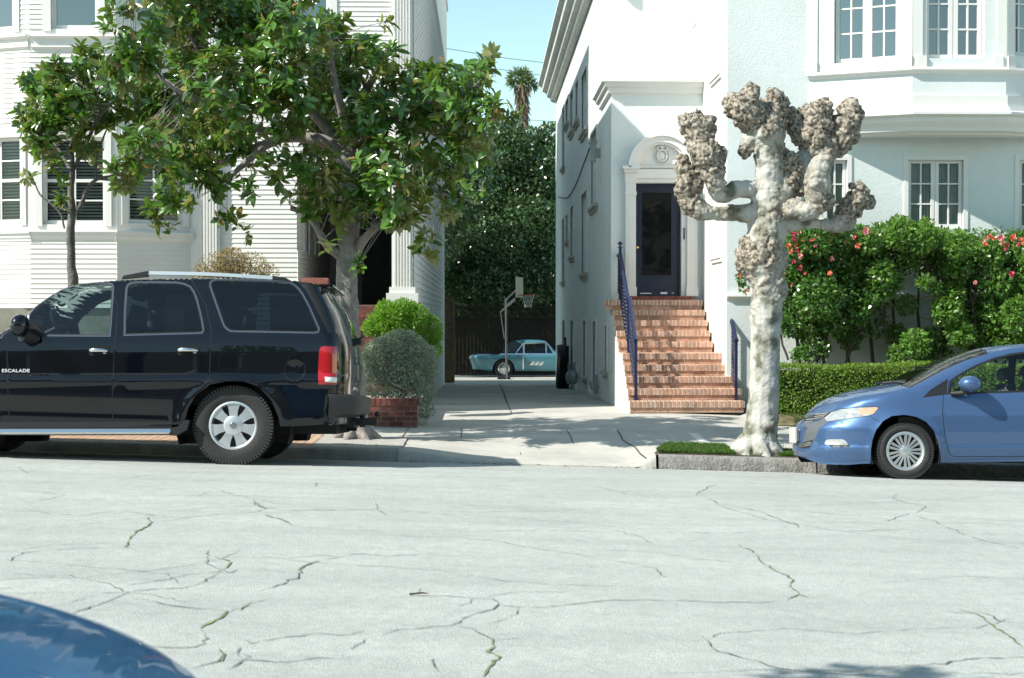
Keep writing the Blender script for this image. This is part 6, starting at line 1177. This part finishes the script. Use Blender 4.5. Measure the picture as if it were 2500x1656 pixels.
# ---------------------------------------------------------- clipped hedge
hx0, hx1 = PY(1896, 950, 20.8).x, 9.2; hd = empty('box_hedge', ((hx0 + hx1) / 2, 21.05, .03), 'low clipped green hedge between the pavement lawn and the camellias', 'hedge')
def hz_top(x): return .73 + .02 * math.sin(x * 2.1) + .012 * math.sin(x * 7)
n = 30000; x = rng.uniform(hx0, hx1, n); s = rng.uniform(0, 1, n); front_ = s < .62; y = np.where(front_, 20.78 + rng.uniform(-.03, .12, n), rng.uniform(20.78, 21.32, n)); z = np.where(front_, rng.uniform(.04, .73, n), [hz_top(v) for v in x] + rng.normal(0, .018, n)); z = np.where(front_ & (z > .66), z - .02, z)
y += .03 * np.sin(x * 3.3) + .02 * np.sin(z * 9 + x * 5)
e_ = rng.uniform(0, 1, n) < .06; x = np.where(e_, hx0 + rng.uniform(-.03, .06, n), x); y = np.where(e_, rng.uniform(20.8, 21.3, n), y); z = np.where(e_, rng.uniform(.04, .72, n), z)
N_ = np.where(front_[:, None], np.array([[0, -1, .35]]), np.array([[0, -.2, 1]])); Ll = rng.uniform(.024, .046, n)
scatter('leaves', SMALL, np.stack([x, y, z], 1), unit(rnd(n) + N_ * .5), unit(rnd(n) * .9 + N_), Ll, Ll * .6, leafmat('box leaf', (.13, .21, .035), (.17, .24, .05), .55, .6, .25, .25), hd)
b = MB(); b.box((hx0 + .05, 20.88, .0), (hx1 - .05, 21.25, .66)); b.build('shade_core', mat('hedge shade', (.022, .028, .012), .95, .4, 20), hd)  # dark box standing in for the shade inside the hedge
# ---------------------------------------------------------- planter and its shrubs
px1 = PY(1019, 1000, 19.6).x; px0 = px1 - 2.6; zg = zfoot(-1, 19.6); zt = PY(960, 974, 19.6).z
pl = empty('brick_planter', ((px0 + px1) / 2, 19.6, zg), 'low dark red brick planter at the foot of the driveway', 'planter')
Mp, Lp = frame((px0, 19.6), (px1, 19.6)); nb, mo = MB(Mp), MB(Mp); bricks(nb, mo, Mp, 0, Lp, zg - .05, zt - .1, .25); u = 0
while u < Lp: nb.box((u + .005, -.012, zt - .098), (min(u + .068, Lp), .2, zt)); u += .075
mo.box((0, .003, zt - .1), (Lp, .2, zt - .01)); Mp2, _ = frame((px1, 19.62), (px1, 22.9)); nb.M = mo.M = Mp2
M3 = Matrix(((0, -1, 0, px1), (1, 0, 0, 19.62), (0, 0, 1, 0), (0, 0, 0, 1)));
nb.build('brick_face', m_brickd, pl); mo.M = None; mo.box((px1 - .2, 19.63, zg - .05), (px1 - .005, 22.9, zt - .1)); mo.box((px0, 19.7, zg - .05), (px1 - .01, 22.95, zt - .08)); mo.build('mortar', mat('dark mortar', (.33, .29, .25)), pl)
def shrub(name, label, B, Y, dep, n, L, Wd, m, up=.4, T=SMALL, stemn=40, base=None, shell=.6, out=.9):
    r = empty(name, base or PY(B[0][0], B[0][1], Y), label, 'shrub'); Bm = blobs(B, Y, dep); leaves('leaves', Bm, n, L, Wd, m, r, shell, up, T, out)
    t = MB(); b0 = np.array(base) if base is not None else Bm[0][0] - np.array([0, 0, Bm[0][1] * 1.3])
    for p in fill(Bm, stemn, .3)[0]: t.tube([tuple(b0 + rng.normal(size=3) * .08), tuple((b0 + p) / 2 + rng.normal(size=3) * .06), tuple(p)], [.009, .006, .003], 4, False)
    t.build('stems', m_twig, r, 60); return r
gs = shrub('silver_shrub', 'silvery grey-green shrub spilling over the brick planter', [(955, 880, 62, 0), (1005, 880, 55, 0), (925, 870, 40, 0), (975, 850, 42, 0), (1030, 900, 38, .1), (930, 930, 42, -.1), (990, 940, 48, -.2), (1035, 955, 30, -.1), (1040, 1000, 20, -.2), (905, 910, 26, 0), (1000, 835, 25, 0), (1045, 870, 22, .1), (1028, 1025, 12, -.25)], 20.3, .2, 15000, .058, .30, leafmat('silver leaf', (.27, .33, .27), (.42, .48, .43), .6, .4, .12, .2), .5, base=PY(970, 975, 20.2), stemn=90)
shrub('green_shrub', 'bright yellow-green rounded shrub above and behind the silvery one', [(960, 785, 46, 0), (1005, 785, 46, .1), (925, 790, 30, 0), (1045, 805, 34, .2), (985, 762, 32, 0), (940, 758, 24, 0), (1050, 850, 26, .3), (905, 800, 20, 0), (1065, 820, 16, .2)], 21.4, .15, 12000, .052, .36, leafmat('fresh leaf', (.13, .26, .03), (.18, .30, .06), .4, .4, .3, .4), .6, base=PY(985, 880, 21.4), stemn=60)
dsb = shrub('dry_shrub', 'tan twiggy shrub showing over the black car roof', [(565, 655, 50, 0), (520, 660, 42, 0), (615, 660, 44, 0), (650, 672, 30, 0), (490, 675, 26, 0), (565, 640, 34, 0)], 21.2, .2, 5200, .040, .38, leafmat('dry leaf', (.26, .20, .10), (.32, .27, .16), .7, .45, .15, .2), .5, base=PY(570, 760, 21.5), stemn=260)
# ---------------------------------------------------------- grass
def grass(name, n, x0, x1, yf0, yf1, h, keepf=None):
    x = rng.uniform(x0, x1, n); y = np.array([rng.uniform(yf0(a), yf1(a)) for a in x]); k = np.array([(keepf is None) or keepf(a, b) for a, b in zip(x, y)]); x, y = x[k], y[k]; n = len(x)
    P = [(a, b, ground(a, b) + .015) for a, b in zip(x, y)]; D = rnd(n) * .45 + np.array([0, 0, 1]); return tag(scatter(name, BLADE, P, D, rnd(n), rng.uniform(.4, 1.2, n) * h, .006, leafmat('grass', (.055, .11, .02), (.07, .13, .03), .5, .5, .3, .3), None), kind='stuff')
grass('grass', 26000, 2.08, 3.9, lambda x: YK(x) + .2, lambda x: lerp(YK(x) + .3, 17.52, sstep(2.05, 2.35, x) ** .7), .05, lambda a, b: noise.noise(Vector((a * 2.2, b * 3, 0))) > -.28 - (.3 if a < 3 else -.25))
grass('grass', 9000, 4.15, 9, lambda x: 20.36, lambda x: 20.8, .045, lambda a, b: noise.noise(Vector((a * 2.2, b * 5, 3))) > .0)
def litter(n, reg, m):
    P = []
    while len(P) < n: a, b = rng.uniform(*reg[0]), rng.uniform(*reg[1]); P.append((a, b, ground(a, b) + .012))
    return P
PP = litter(70, ((-.9, 3.2), (16.05, 16.28)), 0) + litter(30, ((-2, 6), (15.2, 16.25)), 0) + litter(34, ((2.2, 4.2), (16.6, 17.4)), 0) + litter(40, ((-4, -.9), (16.5, 17.9)), 0)
tag(scatter('fallen_leaves', LEAF, PP, rnd(len(PP)) * np.array([1, 1, .1]), rnd(len(PP)) * .3 + np.array([0, 0, 1]), rng.uniform(.02, .06, len(PP)), .018, leafmat('dead leaf', (.14, .07, .035), (.16, .09, .05), .8, .5, .1, .1)), kind='stuff')
p_ = G(1022, 1455, .01, True); tw_ = MB(); tw_.tube([p_ + Vector((-.05, 0, 0)), p_ + Vector((.02, .01, .005)), p_ + Vector((.055, 0, .002))], [.006, .005, .002], 5); tw_.tube([p_, p_ + Vector((.012, -.005, .03))], [.004, .002], 4); tag(tw_.build('fallen_twig', m_stem), 'tiny dark twig lying in the middle of the road', 'twig')
# ---------------------------------------------------------- behind the driveway
m_bk = leafmat('back tree leaf', (.050, .105, .035), (.12, .16, .08), .25, .5, .12, .7)
def bgtree(label, B, Y, dep, n, L, base, name='evergreen_tree'):
    r = empty(name, base, label, 'tree', 'trees behind the driveway'); Bm = blobs(B, Y, dep, 1.0); leaves('leaves', Bm, n, L, .6, m_bk, r, .3, .4); t = MB(); b = Vector(base); tp = Vector(Bm[0][0]); t.tube([b, b.lerp(tp, .5) + Vector((.1, 0, 0)), tp], [.22, .17, .08], 8)
    nd = [b.lerp(tp, k / 8) for k in range(3, 9)]; twigs(t, nd, fill(Bm, 40, .4)[0], .03); t.build('trunk', m_bark, r, 60)
bgtree('dark dense evergreen tree filling the gap between the houses, behind the teal car', [(1200, 620, 90, 0), (1160, 540, 75, 1), (1230, 480, 80, 2), (1130, 640, 70, 0), (1290, 560, 85, 1), (1260, 380, 65, 2), (1190, 420, 70, 2), (1330, 430, 70, 2), (1220, 330, 42, 2), (1100, 560, 60, 1), (1110, 700, 60, 0), (1180, 720, 70, -1), (1250, 690, 80, 0), (1320, 660, 80, 1), (1300, 350, 40, 3), (1345, 340, 40, 3), (1090, 460, 60, 2), (1340, 560, 60, 2), (1250, 310, 22, 2), (1150, 460, 60, 2)], 57, 1.2, 60000, .17, (2.0, 57, -.9))
bgtree('shaded lower evergreen behind the wooden fence', [(1120, 760, 60, 0), (1200, 770, 60, 0), (1290, 760, 60, 0), (1350, 740, 60, 1), (1090, 700, 50, 1)], 60, 1, 16000, .2, (1.2, 60, -.9))
bgtree('backmost evergreen mass seen between the trunks', [(1150, 500, 120, 0), (1250, 560, 130, 0), (1340, 520, 110, 0), (1180, 680, 120, 0), (1300, 680, 120, 0), (1080, 620, 100, 0)], 66, .6, 9000, .42, (2.4, 66, -.9))
rs_ = empty('added_shade_tree', (-5, 51, -.9), 'large unseen tree added behind the clapboard house to shade the fence and teal car', 'tree'); leaves('leaves', [(np.array((-2.4, 53, 5.4)), 2.3), (np.array((-4.5, 52, 6.5)), 2.8), (np.array((-1.2, 53.5, 7.2)), 2.0), (np.array((-3.5, 54, 3.2)), 2.0), (np.array((-6.5, 52, 8.5)), 2.6), (np.array((-5.6, 49.6, 5.6)), 1.7), (np.array((-4.0, 49.9, 4.4)), 1.3)], 16000, .24, .6, m_bk, rs_, .3); b = MB(); b.tube([(-5, 51, -.9), (-4, 52, 5)], [.25, .15], 8); b.build('trunk', m_bark, rs_, 60)  # unseen tree added to cast shade on the fence and the coupe
pm = empty('palm_tree', (PY(1280, 300, 95).x, 95, -1), 'distant palm with a shaggy skirt of dead fronds against the sky', 'palm'); t = MB(); pc = PY(1274, 205, 95); t.tube([(pc.x + .3, 95, -1), (pc.x + .2, 95, 8), tuple(pc)], [.26, .22, .2], 10); t.build('trunk', mat('palm trunk', (.16, .12, .09), .9, .3, 3), pm, 60)
def fronds(name, n, m, el, L0):
    P, D, N2 = [], [], []
    for k in range(n):
        a = rng.uniform(0, 6.28); e = R(rng.uniform(*el)); d = np.array([math.cos(a) * math.cos(e), math.sin(a) * math.cos(e), math.sin(e)]); tip = np.array(pc) + d * L0 * rng.uniform(.55, 1)
        for j in range(16):
            q = rnd(1)[0] * .9 + d; q[2] -= .15; P.append(tip); D.append(q); N2.append(rnd(1)[0])
        for j in range(3): P.append(np.array(pc)); D.append(d); N2.append(rnd(1)[0])
    scatter(name, BLADE, P, D, N2, rng.uniform(.5, 1.1, len(P)) * .62, .07, m, pm)
fronds('crown', 42, leafmat('palm green', (.13, .20, .08), (.12, .16, .07), .4, .4, .1), (-12, 80), .85)
P = []; n = 700; a = rng.uniform(0, 6.28, n); h = rng.uniform(.1, 2.9, n); r_ = .24 + .22 * np.clip(1.3 - h, 0, 1); P = np.stack([pc.x + r_ * np.cos(a) + .04 * h, 95 + r_ * np.sin(a), pc.z - h], 1)
scatter('dead_fronds', BLADE, P, np.array([0, 0, -1]) + rnd(n) * .35, rnd(n), rng.uniform(.3, .9, n), .09, leafmat('dead frond', (.20, .155, .115), (.24, .19, .15), .8, .4, .1), pm)
# wooden fence with a lattice top, gate, basketball hoop
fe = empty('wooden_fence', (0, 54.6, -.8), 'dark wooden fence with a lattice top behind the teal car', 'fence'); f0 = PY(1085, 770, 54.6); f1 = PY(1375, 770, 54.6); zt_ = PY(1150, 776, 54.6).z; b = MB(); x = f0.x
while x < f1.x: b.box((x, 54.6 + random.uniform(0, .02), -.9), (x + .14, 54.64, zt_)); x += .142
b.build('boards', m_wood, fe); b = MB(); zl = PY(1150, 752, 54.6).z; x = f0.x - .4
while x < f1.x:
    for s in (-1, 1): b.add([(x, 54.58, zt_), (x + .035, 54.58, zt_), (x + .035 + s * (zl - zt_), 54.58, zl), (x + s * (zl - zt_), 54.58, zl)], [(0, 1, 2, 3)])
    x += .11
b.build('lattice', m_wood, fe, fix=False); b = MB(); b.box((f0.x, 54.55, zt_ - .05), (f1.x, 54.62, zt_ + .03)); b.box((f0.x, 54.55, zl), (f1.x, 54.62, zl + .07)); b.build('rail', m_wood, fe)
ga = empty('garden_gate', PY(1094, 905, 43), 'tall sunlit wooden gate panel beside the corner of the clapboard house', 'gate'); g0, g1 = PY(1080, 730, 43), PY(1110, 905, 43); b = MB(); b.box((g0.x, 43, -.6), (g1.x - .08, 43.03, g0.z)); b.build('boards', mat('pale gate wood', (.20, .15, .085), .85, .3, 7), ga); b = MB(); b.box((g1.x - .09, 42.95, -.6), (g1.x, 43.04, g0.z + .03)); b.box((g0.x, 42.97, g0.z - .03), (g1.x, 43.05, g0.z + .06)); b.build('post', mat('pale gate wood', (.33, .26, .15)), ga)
YHp = 47.5; hp = empty('basketball_hoop', PY(1238, 928, YHp), 'portable basketball hoop with white board and red rim in front of the teal car', 'basketball hoop'); h_ = lambda x, y, d=0: PY(x, y, YHp + d)
m_pole = mat('pole grey', (.12, .13, .15), .4, .1, 3, metal=.4); b = MB(); b.tube([h_(1238, 929), h_(1236, 850), h_(1235, 731)], .033, 8); b.build('pole', m_pole, hp, 60)
b = MB()
for d in (-.12, .12):
    b.tube([h_(1235, 733, d), h_(1262, 706, d)], .022, 5); b.tube([h_(1235, 748, d), h_(1258, 728, d)], .022, 5); b.tube([h_(1235, 748, d), h_(1222, 762, d), h_(1231, 826, d)], .018, 5); b.tube([h_(1222, 762, d), h_(1258, 733, d)], .02, 5)
b.build('arm', m_pole, hp, 60)
p0, p1 = h_(1259, 676, -.55), h_(1275, 727, .55); b = MB(); ux = Vector((p1.x - p0.x, 1.1, 0)); dd = Vector((.03, 0, 0)); A = [p0, p0 + ux]; zt2, zb2_ = p0.z, h_(1262, 727).z
V = [Vector((A[0].x, A[0].y, zb2_)), Vector((A[1].x, A[1].y, zb2_)), Vector((A[1].x, A[1].y, zt2)), Vector((A[0].x, A[0].y, zt2))]; b.add(V + [v + dd for v in V], [(0, 1, 2, 3), (4, 7, 6, 5), (0, 4, 5, 1), (1, 5, 6, 2), (2, 6, 7, 3), (3, 7, 4, 0)]); b.build('backboard', mat('board white', (.20, .19, .16), .6, .1), hp)
rc = h_(1289, 720); b = MB(); b.tube([(rc.x + .23 * math.cos(a), rc.y + .23 * math.sin(a), rc.z) for a in np.linspace(0, 6.2832, 21)], .016, 6, False); b.tube([h_(1273, 722), (rc.x - .22, rc.y, rc.z)], .03, 5); b.build('rim', mat('rim red', (.5, .06, .03), .5, 0), hp, 60)
b = MB()
for a in np.linspace(0, 6.2832, 11)[:-1]:
    for s in (-1, 1): b.tube([(rc.x + r * math.cos(a + s * q), rc.y + r * math.sin(a + s * q), rc.z - z) for r, z, q in ((.23, 0, 0), (.17, .14, .3), (.13, .27, .6), (.12, .42, .9))], .006, 3, False)
b.build('net', mat('net white', (.6, .6, .55), .8, 0), hp); b = MB(); b.box((p_ := h_(1215, 920)).to_tuple(), (h_(1245, 930, .8)).to_tuple()); b.build('base_tank', m_blk, hp)
# things along the flank of the right house
ho = empty('hose_reel', PX(1372, 936, XW - .2), 'coiled black garden hose leaning on the flank of the stucco house, beside the teal car', 'hose'); a0 = PX(1374, 893, XW - .22); b = MB()
for k in range(9): rx, rz_ = .36 + .02 * k, .52 + .018 * k; b.tube([(a0.x + .05 - .02 * k + .02 * math.sin(3 * t_), a0.y + rx * math.cos(t_), a0.z - .02 * k + rz_ * math.sin(t_)) for t_ in np.linspace(0, 6.2832, 25)], .028, 6, False)
b.build('coil', m_blk, ho, 60); b = MB(); b.tube([(a0.x + .1, a0.y - .4, a0.z - .58), (a0.x + .05, a0.y - .1, a0.z + .72)], .03, 6); b.box((a0.x - .1, a0.y - .15, a0.z - .6), (a0.x + .15, a0.y + .15, a0.z + .5)); b.build('stand', m_blk, ho)
for sx, lb in ((1389, 'small grey gas meter low on the flank wall, the one touching the black hose'), (1402, 'small grey gas meter low on the flank wall, the one farther from the hose')): b = MB(); p = PX(sx, 922, XW - .12); b.sphere(tuple(p), .15, 8, (.6, 1, 1.1)); b.tube([tuple(p), (p.x, p.y, p.z + .35)], .03, 6); tag(b.build('gas_meter', mat('meter grey', (.25, .29, .28), .6, .1), None, 60), lb, 'gas meter', 'gas meters on the flank wall')
dp_ = MB(); p = PX(1455, 962, XW - .06); dp_.tube([(p.x, p.y, p.z), (p.x, p.y, p.z + .38)], .035, 8); dp_.box((p.x - .05, p.y - .05, p.z + .1), (p.x + .05, p.y + .05, p.z + .2)); tag(dp_.build('standpipe', mat('pipe grey', (.28, .33, .32), .6, .1)), 'short grey water pipe standing against the flank wall near its corner', 'pipe')
for i, (pts_, Y, lb) in enumerate((([(1085, 118), (1160, 130), (1240, 143), (1352, 156)], 70, 'upper thin utility wire crossing the sky between the houses'), ([(1140, 160), (1240, 172), (1342, 187)], 72, 'second thin utility wire just above the palm'), ([(1180, 280), (1290, 293), (1358, 297)], 74, 'lowest thin utility wire behind the palm skirt'))):
    b = MB(); P = [PY(x, y, Y) for x, y in pts_]; d = (P[-1] - P[0]) * 1.5; b.tube([P[0] - d] + P + [P[-1] + d], .018, 4); tag(b.build('utility_wire', mat('wire', (.08, .09, .1), .7, 0)), lb, 'wire', 'wires across the sky')
# street tree on the viewer's side, out of the frame, whose branch shades the near road
tr = empty('street_tree', (-3.6, 1.6, 0), 'leafy street tree on the near pavement, beside the viewer', 'tree'); b = MB(); b.tube([(-3.6, 1.6, 0), (-3.5, 1.8, 2.5), (-3.0, 3.2, 4.0), (-2.5, 4.4, 4.4)], [.16, .13, .09, .04], 10); b.build('trunk', m_bark, tr, 60)
leaves('leaves', [(np.array((-2.75, 4.05, 4.25)), .36), (np.array((-2.2, 3.95, 4.2)), .24), (np.array((-3.3, 3.0, 4.6)), .5), (np.array((-4.2, 2.2, 4.8)), 1.1)], 6000, .12, .5, m_mag, tr)
